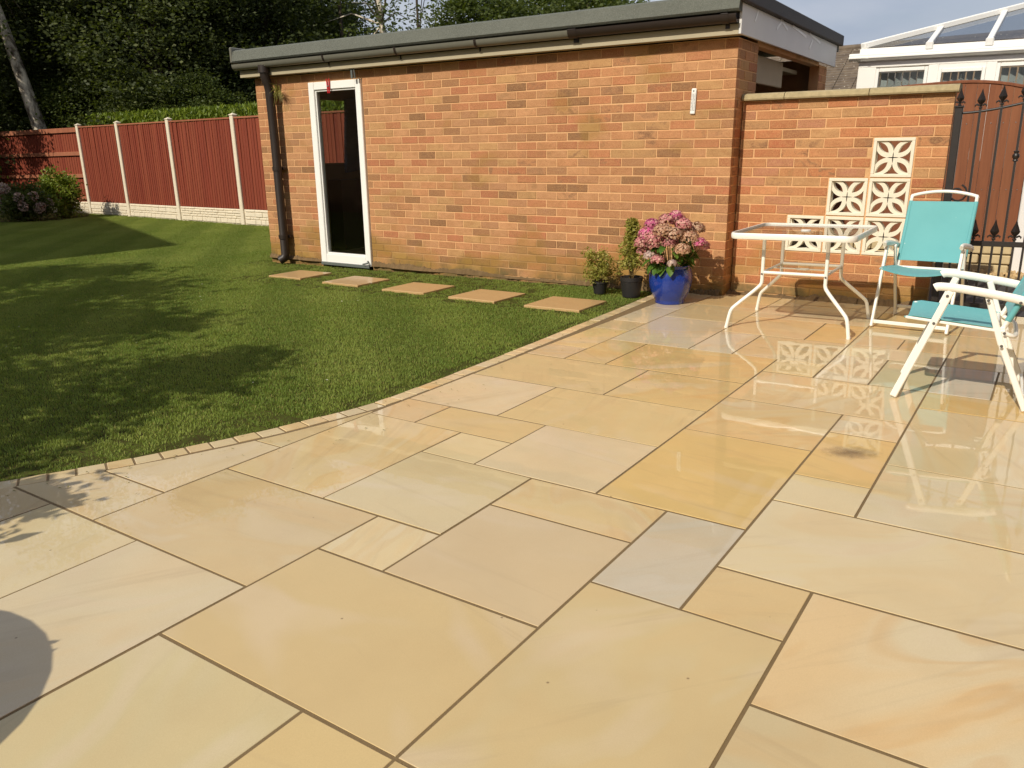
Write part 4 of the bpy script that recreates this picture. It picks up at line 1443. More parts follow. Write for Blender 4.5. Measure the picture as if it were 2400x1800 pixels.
MB().add([(x, y, z) for x, y, z in gp] + [(x, y, z - 0.006) for x, y, z in gp], [tuple(range(n)), tuple(reversed(range(n, 2 * n)))] + [(i, n + i, n + (i + 1) % n, (i + 1) % n) for i in range(n)]).build('glass_top', M_TABLEGLASS, tb)
MB().lathe([(0.012, 0.0), (0.036, 0.0), (0.036, 0.004), (0.03, 0.007), (0.012, 0.007)], (0, 0, TZ + 0.009), 20).build('parasol_hole_cap', M_WHITE, tb, 30)
def smooth_path(pts, it=3):
    P_ = [Vector(p) for p in pts]
    for _ in range(it):
        Q = [P_[0]]
        for a, b in zip(P_, P_[1:]):
            Q += [a * 0.75 + b * 0.25, a * 0.25 + b * 0.75]
        Q.append(P_[-1])
        P_ = Q
    return P_
for (sx, sy) in ((-1, -1), (1, -1), (-1, 1), (1, 1)):
    ux, uy = sx * 0.225, sy * 0.275
    fx, fy = sx * 0.435, sy * 0.405
    def q_(t, z):
        return (ux + (fx - ux) * t, uy + (fy - uy) * t, z)
    path = smooth_path([q_(0, TZ - 0.016), q_(0, 0.50), q_(0.0, 0.37), q_(0.0, 0.335), q_(0.08, 0.305), q_(0.78, 0.165), q_(0.87, 0.142), q_(0.92, 0.11), q_(1, 0.006)], 2)
    lg = MB().tube(path, 0.0135, 10).build('leg', M_WHITE, tb, 50)
    MB().tube([(fx, fy, 0.0), (fx, fy, 0.014)], 0.0145, 10).build('foot_cap', M_WHITE, lg, 50)
    MB().tube([(ux, uy - 0.015, 0.405), (ux, uy - 0.019, 0.405)], 0.007, 8).build('bolt', M_BOLT, lg)
zs = 0.415
for sy in (-1, 1):
    MB().tube([(-0.215, sy * 0.275, zs), (0.215, sy * 0.275, zs)], 0.0125, 8).build('shelf_rail', M_WHITE, tb, 50)
for sx in (-1, 1):
    MB().tube([(sx * 0.225, -0.262, zs), (sx * 0.225, 0.262, zs)], 0.0105, 8).build('shelf_rail', M_WHITE, tb, 50)
MB().tube([(-0.215, 0, zs), (-0.05, 0, zs), (-0.03, 0.03, zs), (0.03, 0.03, zs), (0.05, 0, zs), (0.215, 0, zs)], 0.005, 6).build('parasol_wire', M_WHITE, tb, 50)
MB().tube([(-0.05, 0, zs), (-0.03, -0.03, zs), (0.03, -0.03, zs), (0.05, 0, zs)], 0.005, 6).build('parasol_wire', M_WHITE, tb, 50)

# ------------------------------------------------------------ folding chairs (front is local -y)
def folding_chair(name, label, loc, rz):
    c_ = thing(name, label, 'chair', loc, (0, 0, rz), 'turquoise folding chairs')
    W2 = 0.252
    for s in (-1, 1):
        x = s * W2
        fl = MB().bar((x, -0.30, 0.006), (x, -0.092, 0.585), 0.035, 0.020, 0.005, (1, 0, 0)).build('front_leg', M_WHITE, c_, 30)
        rl = MB().bar((x - s * 0.018, 0.30, 0.006), (x - s * 0.018, 0.155, 0.34), 0.030, 0.018, 0.004, (1, 0, 0)).bar((x - s * 0.018, 0.157, 0.33), (x - s * 0.018, 0.07, 0.575), 0.030, 0.0185, 0.004, (1, 0, 0)).build('rear_leg', M_WHITE, c_, 30)
        ap = smooth_path([(x, -0.165, 0.598), (x, -0.15, 0.608), (x, -0.05, 0.602), (x, 0.15, 0.575), (x, 0.235, 0.557), (x, 0.245, 0.55)], 2)
        MB().tube(ap, 0.021, 8, flat=0.62).build('armrest', M_WHITE, c_, 45)
        br = MB().obox((x - s * 0.019, 0.157, 0.365), (0.006, 0.02, 0.055), Matrix.Rotation(0.25, 3, 'X'), 0.004).build('hinge_plate', M_WHITE, c_, 40)
        for (yy, zz) in ((-0.105, 0.562), (0.075, 0.552), (-0.15, 0.418), (0.158, 0.33), (0.162, 0.395), (0.21, 0.55)):
            MB().tube([(x + s * 0.0105, yy, zz), (x + s * 0.0135, yy, zz)], 0.0075, 8).build('bolt', M_BOLT, c_)
        MB().bar((x - s * 0.02, -0.285, 0.436), (x - s * 0.02, 0.165, 0.398), 0.014, 0.022, 0.003, (1, 0, 0)).build('seat_rail', M_WHITE, c_, 30)
        MB().tube(smooth_path([(x - s * 0.03, 0.148, 0.395), (x - s * 0.03, 0.21, 0.55), (x - s * 0.03, 0.345, 0.90), (x - s * 0.032, 0.352, 0.918)], 1), 0.0125, 8).build('back_post', M_WHITE, c_, 45)
    xr = W2 - 0.03
    tr = [(-xr - 0.002, 0.352, 0.915)] + [(xr * (-1 + 2 * i / 12), 0.357, 0.925 + 0.034 * (1 - (-1 + 2 * i / 12) ** 2)) for i in range(13)] + [(xr + 0.002, 0.352, 0.915)]
    MB().tube(tr, 0.0125, 8).build('top_rail', M_WHITE, c_, 50)
    MB().bar((-W2 + 0.01, -0.288, 0.045), (W2 - 0.01, -0.288, 0.045), 0.014, 0.026, 0.003).build('floor_bar', M_WHITE, c_, 30)
    MB().bar((-W2 + 0.03, 0.28, 0.075), (W2 - 0.03, 0.28, 0.075), 0.014, 0.022, 0.003).build('floor_bar', M_WHITE, c_, 30)
    MB().tube(smooth_path([(-xr, 0.15, 0.395), (-xr + 0.01, 0.2, 0.372), (-xr + 0.06, 0.215, 0.368), (xr - 0.06, 0.215, 0.368), (xr - 0.01, 0.2, 0.372), (xr, 0.15, 0.395)], 2), 0.011, 8).build('back_brace', M_WHITE, c_, 50)
    MB().tube([(-xr + 0.01, 0.13, 0.404), (xr - 0.01, 0.13, 0.404)], 0.011, 8).build('seat_bar', M_WHITE, c_, 50)
    # sling fabrics: sagging sheets with thickness and rolled edges
    def sheet(f, nu, nv, th=0.0035):
        m_ = MB()
        vs_ = []
        for k in (0, 1):
            for j in range(nv + 1):
                for i in range(nu + 1):
                    p, nrm = f(-1 + 2 * i / nu, j / nv)
                    vs_.append(Vector(p) + Vector(nrm) * (th if k else 0))
        o1 = (nu + 1) * (nv + 1)
        fs = []
        ix = lambda i, j: j * (nu + 1) + i
        for j in range(nv):
            for i in range(nu):
                fs.append((ix(i, j), ix(i, j + 1), ix(i + 1, j + 1), ix(i + 1, j)))
                fs.append(tuple(o1 + q for q in (ix(i, j), ix(i + 1, j), ix(i + 1, j + 1), ix(i, j + 1))))
        for j in range(nv):
            for i in (0, nu):
                q = (ix(i, j), ix(i, j + 1), o1 + ix(i, j + 1), o1 + ix(i, j))
                fs.append(q[::-1] if i == 0 else q)
        for i in range(nu):
            for j in (0, nv):
                q = (ix(i, j), ix(i + 1, j), o1 + ix(i + 1, j), o1 + ix(i, j))
                fs.append(q if j == 0 else q[::-1])
        return m_.add(vs_, fs)
    def seat_f(u, v):
        y = -0.292 + 0.43 * v
        z = 0.449 - 0.036 * v - (0.028 + 0.012 * (1 - v)) * (1 - u * u) * (1.0 if v < 0.97 else 0.7)
        z -= 0.012 * max(0, (0.06 - v) / 0.06)
        return (u * 0.238, y, z), (0, 0.05, 1)
    sheet(seat_f, 14, 10).build('seat_sling', M_SLING, c_, 60)
    def back_f(u, v):
        z = 0.452 + 0.433 * v
        y = 0.172 + 0.172 * v + 0.03 * (1 - u * u) * (0.35 + 0.65 * math.sin(math.pi * min(1, v * 1.05)))
        return (u * 0.23, y - 0.012, z), (0, -0.93, 0.36)
    sheet(back_f, 14, 12).build('back_sling', M_SLING, c_, 60)
    for (f_, v_) in ((back_f, 0.012), (back_f, 0.988), (seat_f, 0.012)):
        MB().tube([Vector(f_(-1 + 2 * i / 14, v_)[0]) for i in range(15)], 0.0042, 6).build('hem', M_SLING, c_, 60)
    for s in (-1, 1):
        MB().tube([(s * (W2 - 0.03), 0.172 - 0.002, 0.452), (s * (W2 - 0.03), 0.344 - 0.002, 0.885)], 0.0155, 8).build('fabric_sleeve', M_SLING, c_, 50)
    return c_
folding_chair('folding_chair', 'turquoise folding chair facing the camera in front of the iron gate', (0.295, 4.905, 0), R(-5))
folding_chair('folding_chair', 'turquoise folding chair turned side-on, nearest the camera at the right edge', (0.745, 3.10, 0), R(-87))

# ------------------------------------------------------------ pots and plants by the garage wall
def leaf_cloud(pts, size, seed, asp=0.5, up=0.3, fold=0.0):
    """one diamond leaf per point; returns verts, quads"""
    r = np.random.default_rng(seed)
    n = len(pts)
    d = r.normal(size=(n, 3))
    d[:, 2] = np.abs(d[:, 2]) * up + 0.0
    d /= np.linalg.norm(d, axis=1)[:, None] + 1e-9
    t = r.normal(size=(n, 3))
    s = np.cross(d, t)
    s /= np.linalg.norm(s, axis=1)[:, None] + 1e-9
    L = size * r.uniform(0.6, 1.3, n)[:, None]
    P_ = np.asarray(pts)
    v = np.empty((n, 4, 3))
    v[:, 0] = P_ - d * L * 0.5
    v[:, 1] = P_ + s * L * asp * 0.5
    v[:, 2] = P_ + d * L * 0.5
    v[:, 3] = P_ - s * L * asp * 0.5
    if fold:
        v[:, 1, 2] += fold * L[:, 0]
        v[:, 3, 2] += fold * L[:, 0]
    return v.reshape(-1, 3), np.arange(n * 4).reshape(-1, 4)
def pot(name, label, loc, prof, mat, mod=None, seg=32):
    o = MB().lathe(prof, (0, 0, 0), seg, mod).build(name, mat, None, 35, loc)
    return tag(o, label, 'plant pot')
p1 = thing('glazed_pot', 'cobalt blue glazed round pot standing on the patio corner', 'plant pot', (-1.70, 4.895, 0.001))
def ribs(a, z):
    t = (a * 6 / (2 * math.pi)) % 1.0
    return 1.0 + 0.028 * math.exp(-((t - 0.5) / 0.035) ** 2) - 0.012 * math.cos(2 * math.pi * t)
MB().lathe([(0.0, 0.0), (0.122, 0.0), (0.126, 0.012), (0.124, 0.028), (0.132, 0.04), (0.158, 0.09), (0.176, 0.15), (0.182, 0.20), (0.18, 0.25), (0.17, 0.29), (0.158, 0.312), (0.166, 0.325), (0.166, 0.338), (0.15, 0.338), (0.148, 0.30), (0.0, 0.30)], (0, 0, 0), 72, ribs).build('pot_body', M_BLUE, p1, 45)
MB().lathe([(0.0, 0.296), (0.146, 0.303), (0.0, 0.306)], (0, 0, 0), 16).build('compost', M_EARTH, p1)
hy = thing('hydrangea', 'hydrangea with faded pink mophead flowers in the blue glazed pot', 'flowering plant', (-1.70, 4.895, 0.30))
hr = random.Random(12)
HC = Vector((0.02, 0.0, 0.0))
heads = [(-0.17, -0.14, 0.30, 0.085, 'm'), (-0.08, -0.19, 0.27, 0.09, 'p'), (0.0, -0.2, 0.34, 0.085, 't'), (0.09, -0.18, 0.31, 0.08, 't'), (-0.15, -0.09, 0.38, 0.07, 'm'), (-0.02, -0.08, 0.42, 0.075, 'p'), (0.05, -0.05, 0.46, 0.06, 'm'),
         (0.14, -0.10, 0.39, 0.07, 'p'), (0.2, -0.1, 0.28, 0.08, 't'), (0.27, -0.06, 0.24, 0.06, 'm'), (-0.24, -0.08, 0.22, 0.075, 'p'), (-0.26, -0.02, 0.14, 0.06, 'p'), (-0.1, -0.24, 0.13, 0.055, 'w'), (-0.02, -0.25, 0.10, 0.058, 'p'),
         (0.1, -0.22, 0.075, 0.04, 'w'), (0.17, -0.18, 0.19, 0.07, 't'), (0.0, 0.1, 0.40, 0.08, 'p'), (-0.16, 0.1, 0.32, 0.08, 'p'), (0.18, 0.08, 0.34, 0.08, 't'), (0.25, 0.05, 0.2, 0.07, 'p'), (-0.24, 0.1, 0.2, 0.07, 't'), (0.05, 0.2, 0.3, 0.08, 't'), (-0.09, -0.16, 0.22, 0.07, 'p'), (0.04, -0.14, 0.24, 0.075, 'p')]
HCOL = {'m': (210, 92, 144), 'p': (198, 124, 126), 't': (184, 142, 108), 'w': (198, 176, 166)}
for i, (x, y, z, r_, k) in enumerate(heads):
    nr = np.random.default_rng(100 + i)
    n = 300 if r_ > 0.06 else 170
    d = nr.normal(size=(n, 3))
    d /= np.linalg.norm(d, axis=1)[:, None]
    d[:, 2] = np.where(d[:, 2] < -0.35, -d[:, 2], d[:, 2])
    c3 = np.array((x, y, z))
    P_ = c3 + d * r_ * nr.uniform(0.82, 1.08, n)[:, None] * np.array((1, 1, 0.82))
    t = np.cross(d, nr.normal(size=(n, 3)))
    t /= np.linalg.norm(t, axis=1)[:, None]
    b = np.cross(d, t)
    s = nr.uniform(0.008, 0.0135, n)[:, None]
    tilt = d * s * nr.uniform(-0.5, 0.7, n)[:, None]
    v = np.stack([P_ - t * s, P_ - b * s + tilt, P_ + t * s, P_ + b * s + tilt * 0.5], 1).reshape(-1, 3)
    o = link('flower_head', np_mesh('flower_head', v, np.arange(n * 4).reshape(-1, 4), M_PETAL), hy)
    kk = hr.uniform(0.92, 1.06)
    o.color = rgb(*(min(255, q * kk) for q in HCOL[k]))
st_ = MB()
for (x, y, z, r_, k) in heads:
    st_.tube([(x * 0.3, y * 0.3, 0.0), (x * 0.75, y * 0.75, z * 0.55), (x, y, z)], [0.006, 0.005, 0.004], 5)
st_.build('stems', M_STEM, hy, 60)
def broad_leaf(m_, p, d, L, W):
    """cupped leaf of 8 faces with a midrib fold"""
    d = Vector(d).normalized()
    s = d.cross(Vector((0, 0, 1))).normalized()
    u = s.cross(d)
    p = Vector(p)
    rows_ = [(0.0, 0.03), (0.25, 0.85), (0.55, 1.0), (0.82, 0.6), (1.0, 0.02)]
    vs_ = []
    for (t, w_) in rows_:
        c_ = p + d * L * t - u * L * 0.28 * t * t
        vs_ += [c_ - s * W * w_ * 0.5 + u * W * 0.14 * w_, c_, c_ + s * W * w_ * 0.5 + u * W * 0.14 * w_]
    fs = []
    for i in range(4):
        a = i * 3
        fs += [(a, a + 1, a + 4, a + 3), (a + 1, a + 2, a + 5, a + 4)]
    m_.add(vs_, fs)
lv = MB()
for i in range(95):
    a = hr.uniform(0, 6.28)
    rr = hr.uniform(0.10, 0.24)
    z = hr.uniform(0.02, 0.30)
    broad_leaf(lv, (math.cos(a) * rr * 0.7, math.sin(a) * rr * 0.7, z), (math.cos(a), math.sin(a), hr.uniform(-0.7, 0.25)), hr.uniform(0.08, 0.13), hr.uniform(0.05, 0.085))
for a in (-1.9, -1.6, -2.3, -1.2, -2.7):
    broad_leaf(lv, (math.cos(a) * 0.15, math.sin(a) * 0.15, 0.06), (math.cos(a), math.sin(a), -0.8), 0.12, 0.075)
lv.build('leaves', M_LEAF_HYD, hy, 60)

def round_pot(name, label, loc, r0, r1, h):
    t_ = thing(name, label, 'plant pot', loc)
    MB().lathe([(0.0, 0.0), (r0, 0.0), (r0 + (r1 - r0) * 0.78, h * 0.78), (r0 + (r1 - r0) * 0.8 + 0.004, h * 0.8), (r1, h), (r1 - 0.005, h), (r1 - 0.012, h * 0.86), (0.0, h * 0.86)], (0, 0, 0), 28).build('pot_body', M_BLACKPOT, t_, 35)
    MB().lathe([(0.0, h * 0.84), (r1 - 0.013, h * 0.865), (0.0, h * 0.88)], (0, 0, 0), 14).build('compost', M_EARTH, t_)
    return t_
round_pot('plant_pot', 'small black plastic pot on the grass against the brick wall', (-2.49, 5.06, 0.0), 0.058, 0.078, 0.12)
round_pot('plant_pot', 'larger black plastic pot between the small pot and the blue pot', (-2.145, 5.03, 0.0), 0.082, 0.106, 0.185)
def bushy(name, label, loc, n, size, shape, stems, seed, mat):
    t_ = thing(name, label, 'plant', loc)
    r = np.random.default_rng(seed)
    P_ = shape(r, n)
    v, q = leaf_cloud(P_, size, seed, 0.5, 0.8, 0.1)
    link('leaves', np_mesh('leaves', v, q, mat), t_)
    m_ = MB()
    rr = random.Random(seed)
    for k in range(stems):
        e = P_[rr.randrange(len(P_))]
        m_.tube([(rr.uniform(-.02, .02), rr.uniform(-.02, .02), -0.02), (e[0] * 0.45, e[1] * 0.45, e[2] * 0.55), tuple(e)], [0.0035, 0.0028, 0.001], 4)
    m_.build('stems', M_STEM, t_)
    return t_
def dome(r, n):
    c = r.normal(size=(60, 3)) * np.array((0.085, 0.07, 0.08)) + np.array((0, 0, 0.16))
    return c[r.integers(0, 60, n)] + r.normal(size=(n, 3)) * 0.022
bushy('box_shrub', 'small round leafy shrub growing in the small black pot', (-2.49, 5.06, 0.11), 2200, 0.028, dome, 26, 41, M_LEAF_POT)
def column(r, n):
    t = r.random(n) ** 0.85
    a = r.uniform(0, 6.283, n)
    rad = (0.15 - 0.115 * t) * np.sqrt(r.random(n)) * (0.8 + 0.45 * np.sin(a * 3 + t * 9))
    return np.stack([rad * np.cos(a), rad * np.sin(a), 0.10 + 0.44 * t], 1) + r.normal(size=(n, 3)) * 0.012
bushy('upright_shrub', 'tall pointed bronze-green shrub in the larger black pot', (-2.145, 5.03, 0.16), 2600, 0.034, column, 34, 43, M_LEAF_POT)

# ------------------------------------------------------------ beyond the gate: low stone wall, arched timber panel, white wall
lw = thing('stone_wall', 'low wall of pale rough stone blocks seen through the iron gate', 'wall', (-1.5, 7.88, 0))
sr_ = random.Random(55)
MB().box(0.0, 2.225, 0.03, 0.22, -0.05, 0.30).build('wall_core', M_MOSS, lw)
for k in range(3):
    x = -0.1 * (k % 2)
    while x < 2.2:
        w_ = sr_.uniform(0.16, 0.34)
        a, b = max(0, x), min(2.225, x + w_)
        if b - a > 0.05:
            MB().obox(((a + b) / 2, 0.02 - sr_.uniform(0, 0.012), 0.055 + k * 0.1), ((b - a) / 2 - 0.005, 0.03, 0.045), Matrix.Rotation(sr_.uniform(-.03, .03), 3, 'Z'), 0.01).build('stone', M_STONE, lw)
        x += w_
wp = thing('arched_panel_fence', 'brown stained timber panel with a curved top standing on the low stone wall', 'fence', (-1.5, 7.98, 0.30))
def arch(x):                                         # height of the curved top, x from the left end
    return 1.60 - 0.20 * ((x - 1.55) / 0.9) ** 2 * (1 if x > 1.55 else 0.25)
k = 0
while k * 0.107 < 2.2:
    x0, x1 = k * 0.107 + 0.0015, min(k * 0.107 + 0.1055, 2.224)
    z0, z1 = arch(x0), arch(x1)
    m_ = MB().add([(x0, 0, 0.002), (x1, 0, 0.002), (x1, 0.02, 0.002), (x0, 0.02, 0.002), (x0, 0, z0), (x1, 0, z1), (x1, 0.02, z1), (x0, 0.02, z0)], [(0, 1, 5, 4), (1, 2, 6, 5), (2, 3, 7, 6), (3, 0, 4, 7), (4, 5, 6, 7), (3, 2, 1, 0)])
    # lozenge vee-joint
    b = m_.build('board', M_FENCE2, wp)
    b.location.y = 0.002 * (k % 2)
    for z in (0.55, 1.2):
        if x1 - x0 > 0.06:
            MB().lathe([(0.006, 0), (0.005, 0.003), (0.0, 0.004)], (0, 0, 0), 6).build('nail', M_BOLT, b, None, ((x0 + x1) / 2, -0.001, z)).rotation_euler = (R(90), 0, 0)
    k += 1
MB().tube([(i * 0.111, 0.01, arch(i * 0.111) + 0.008) for i in range(21)], 0.018, 6, flat=1.3).build('capping', M_FENCE2, wp)
o = MB().box(0.732, 1.9, 7.9, 8.3, -0.05, 2.3, 0.01).build('rendered_pillar', M_RENDER)
tag(o, 'white rendered wall end at the right edge beside the timber panel', 'wall')

# ------------------------------------------------------------ conservatory
cs = thing('conservatory', 'white framed conservatory with glazed hipped roof behind the gate', 'conservatory', (-1.2, 9.0, 0), (0, 0.024, 0))
CL = 5.2                                             # length to the right
MB().box(0.0, CL, 0.03, 0.2, -0.05, 0.75).box(0.0, 0.17, 0.2, 4.0, -0.05, 0.75).build('dwarf_wall', M_RENDER, cs)
fr = MB()
fr.box(0.0, CL, 0.0, 0.10, 2.20, 2.265, 0.005).box(0.0, CL, 0.0, 0.10, 0.75, 0.83, 0.005)
MULL = [(0.0, 0.20), (0.755, 0.86), (1.33, 1.43), (1.98, 2.08), (2.6, 2.7), (3.2, 3.3)]
for (a, b) in MULL:
    fr.box(a, b, -0.002, 0.102, 0.831, 2.199, 0.005)
fr.box(0.0, 0.09, 0.103, 4.0, 2.20, 2.265).box(0.0, 0.09, 0.103, 4.0, 0.75, 0.83).box(0, 0.09, 2.0, 2.1, 0.83, 2.2)
frame = fr.build('window_frame', M_UPVC, cs)
MB().box(-0.02, CL, -0.03, 0.12, 2.266, 2.30).build('eaves_board', M_SOFFIT, cs)
for i, ((a0, a1), (b0, b1)) in enumerate(zip(MULL, MULL[1:])):
    top = 2.185 if i != 1 else 2.15
    xa, xb = a1 + 0.001, b0 - 0.001
    sash = MB()
    for q in ((xa, xa + 0.035, 0.832, top), (xb - 0.035, xb, 0.832, top), (xa + 0.036, xb - 0.036, top - 0.04, top), (xa + 0.036, xb - 0.036, 0.832, 0.87)):
        sash.box(q[0], q[1], -0.012, 0.06, q[2], q[3], 0.004)
    if top < 2.18:
        sash.box(xa, xb, 0.0, 0.06, top + 0.001, 2.199)
    sm = sash.build('sash', M_UPVC, frame)
    MB().box(xa + 0.03, xb - 0.03, 0.03, 0.036, 0.86, top - 0.035).build('pane', M_GLASS, sm)
    ld = MB()
    xm, zl = (xa + xb) / 2, 1.985
    ld.box(xa + 0.036, xm - 0.10, 0.022, 0.028, zl - 0.003, zl + 0.003).box(xm + 0.10, xb - 0.036, 0.022, 0.028, zl - 0.003, zl + 0.003)
    for (p, q) in (((xm - 0.1, zl), (xm, zl + 0.055)), ((xm, zl + 0.055), (xm + 0.1, zl)), ((xm + 0.1, zl), (xm, zl - 0.055)), ((xm, zl - 0.055), (xm - 0.1, zl))):
        ld.bar((p[0], 0.025, p[1]), (q[0], 0.025, q[1]), 0.005, 0.008)
    ld.box(xm - 0.002, xm + 0.002, 0.022, 0.028, zl + 0.056, top - 0.04)
    ld.build('lead_strip', M_GREYMETAL, sm)
    nsl = int((xb - xa) / 0.085)
    for k in range(nsl):
        x = xa + 0.04 + (k + 0.5) * (xb - xa - 0.08) / nsl
        MB().obox((0, 0, 0), (0.036, 0.0015, 0.64), None).build('blind_slat', M_BLIND, cs, None, (x, 0.10, 1.5)).rotation_euler = (0, 0, R(38 if k % 5 else 12))
gp_ = [(-0.06, 2.355), (-0.075, 2.35), (-0.085, 2.335), (-0.08, 2.32), (-0.1, 2.312), (-0.1, 2.298), (-0.085, 2.288), (-0.05, 2.272), (-0.03, 2.272), (-0.031, 2.355)]
def extrude_x(prof_, x0, x1):
    n = len(prof_)
    return MB().add([(x, y, z) for x in (x0, x1) for y, z in prof_], [tuple(range(n)), tuple(reversed(range(n, 2 * n)))] + [(i, n + i, n + (i + 1) % n, (i + 1) % n) for i in range(n)])
gt = extrude_x(gp_, -0.10, CL).build('gutter', M_UPVC, cs)
extrude_x([(y - 0.004 * (1 if y < -0.05 else -1), z + (0.003 if z > 2.33 else -0.003)) for y, z in gp_], 0.09, 0.12).build('gutter_bracket', M_UPVC, gt)
MB().box(0.0, CL, -0.02, 0.05, 2.302, 2.41, 0.004).build('eaves_beam', M_UPVC, cs)
RP = 0.334
HIPT = 2.0
def roofz(y):
    return 2.425 + RP * y
hip = MB().bar((0.02, 0.0, 2.44), (HIPT, HIPT, 2.44 + RP * HIPT), 0.085, 0.07, 0.01).build('hip_rafter', M_UPVC, cs)
MB().bar((HIPT, HIPT, 2.44 + RP * HIPT), (CL, HIPT, 2.44 + RP * HIPT), 0.1, 0.08, 0.01).build('ridge', M_UPVC, cs)
raf = [0.735, 1.325, 1.93, 2.53, 3.13, 3.73]
for x in raf:
    t = min(x, HIPT)
    r_ = MB().bar((x, -0.01, roofz(0)), (x, t, roofz(t)), 0.06, 0.05, 0.006).build('rafter', M_UPVC, cs)
    MB().box(x - 0.04, x + 0.04, -0.035, 0.01, 2.36, 2.445, 0.01).build('rafter_cap', M_SOFFIT, r_)
edges_ = [0.03] + raf
for x0, x1 in zip(edges_, edges_[1:]):
    t0, t1 = min(x0, HIPT), min(x1, HIPT)
    z = lambda t: roofz(t) - 0.004
    MB().add([(x0, 0, z(0)), (x1, 0, z(0)), (x1, t1, z(t1)), (x0, t0, z(t0)), (x0, 0, z(0) - 0.02), (x1, 0, z(0) - 0.02), (x1, t1, z(t1) - 0.02), (x0, t0, z(t0) - 0.02)], [(0, 1, 2, 3), (7, 6, 5, 4)]).build('roof_pane', M_ROOFGLASS, cs)
MB().add([(0, 0, roofz(0) - 0.01), (HIPT, HIPT, roofz(HIPT) - 0.01), (HIPT, 4, roofz(HIPT) - 0.01), (0, 4, roofz(0) - 0.01)], [(0, 1, 2, 3)]).build('roof_pane', M_ROOFGLASS, cs)
MB().box(0.2, CL, 3.9, 4.1, 0, 2.45).box(0.1, CL, 0.2, 3.9, -0.02, 0.02).build('house_wall', M_INSIDE, cs)

# ------------------------------------------------------------ bungalow with the brown tiled roof far behind
bh = thing('bungalow', 'distant bungalow roof of brown lichen-spotted tiles between garage and conservatory', 'house', (-13.0, 27.0, 0))
MB().box(0, 24, 0.5, 8, -0.1, 2.5).build('wall', M_BRICK_ATTR if False else M_INSIDE, bh)
rfm = MB()
NT = 26
for k in range(NT):                                  # overlapping courses of tiles, lower edges proud
    t0, t1 = k / NT, (k + 1) / NT
    y0, y1 = 0.0 + 4.2 * t0, 0.0 + 4.2 * t1
    z0, z1 = 2.35 + 2.45 * t0, 2.35 + 2.45 * t1
    NX = 40
    for i in range(NX):
        xa, xb = -0.4 + 24.8 * (i + 0.03) / NX, -0.4 + 24.8 * (i + 0.97) / NX
        rfm.add([(xa, y0, z0 + 0.045), (xb, y0, z0 + 0.045), (xb, y1, z1 + 0.012), (xa, y1, z1 + 0.012), (xa, y0, z0), (xb, y0, z0)], [(0, 1, 2, 3), (4, 5, 1, 0)])
rfm.add([(-0.4, 4.2, 4.8), (24.4, 4.2, 4.8), (24.4, 8.5, 2.35), (-0.4, 8.5, 2.35), (-0.4, 0, 2.33), (24.4, 0, 2.33)], [(0, 1, 2, 3), (4, 5, 1, 0)])
rt = rfm.build('roof', M_TILE, bh)
MB().tube([(-0.4, 4.2, 4.82), (24.4, 4.2, 4.82)], 0.11, 8).build('ridge_tiles', M_TILE, rt, 50)

# ------------------------------------------------------------ trees
def at_px(sx, D):
    """ground point in the direction of photo column sx, D metres away (used only to lay the trees out)"""
    d = FWD + RIGHT * ((sx - 1200) / 1849.4) + DOWN * ((250 - 900) / 1849.4)
    v = Vector((d.x, d.y, 0)).normalized() * D
    return Vector((CAM.x + v.x, CAM.y + v.y, -0.05))
def crown_pts(seed, nc, per, H0, H1, RX, shape='round', spread=0.42):
    r = np.random.default_rng(seed)
    t = r.random(nc)
    if shape == 'cone':
        rad = RX * (1.02 - t) ** 0.8
    elif shape == 'col':
        rad = RX * np.sqrt(np.clip(1 - (2 * t - 1) ** 4, 0.05, 1))
    else:
        rad = RX * np.sqrt(np.clip(1 - (1.9 * t - 0.85) ** 2, 0.04, 1))
    a = r.uniform(0, 6.283, nc)
    lob = 1 + 0.28 * np.sin(a * 3 + seed) * np.cos(t * 7 + seed)
    q = np.sqrt(r.uniform(0.12, 1.0, nc))
    c = np.stack([rad * lob * q * np.cos(a), rad * lob * q * np.sin(a), H0 + (H1 - H0) * t], 1)
    idx = r.integers(0, nc, nc * per)
    sg = spread * r.uniform(0.5, 1.3, nc)[idx][:, None]
    P_ = c[idx] + r.normal(size=(nc * per, 3)) * sg * np.array((1, 1, 0.6))
    return P_, c
def trunk_mesh(seed, H, r0, centers, mat, lean=(0, 0), limbs=14, low=0.12):
    r = random.Random(seed)
    m_ = MB()
    pts = []
    for i in range(9):
        t = i / 8
        pts.append((lean[0] * t * H + 0.12 * math.sin(t * 5 + seed) * t, lean[1] * t * H + 0.12 * math.cos(t * 4 + seed) * t, H * t))
    m_.tube(pts, [r0 * (1.25 if i == 0 else 1) * (1 - 0.8 * i / 8) for i in range(9)], 9)
    for k in range(limbs):
        e = Vector(centers[r.randrange(len(centers))])
        t = min(0.92, max(low, (e.z / H) * r.uniform(0.55, 0.85)))
        i = int(t * 8)
        b = Vector(pts[i]).lerp(Vector(pts[min(8, i + 1)]), t * 8 - i)
        mid = b.lerp(e, 0.5) + Vector((0, 0, 0.3))
        rr = r0 * (1 - 0.8 * t) * 0.45
        m_.tube([b, mid, e], [rr, rr * 0.6, rr * 0.15], 6)
    return m_.mesh('trunk', mat, 60)
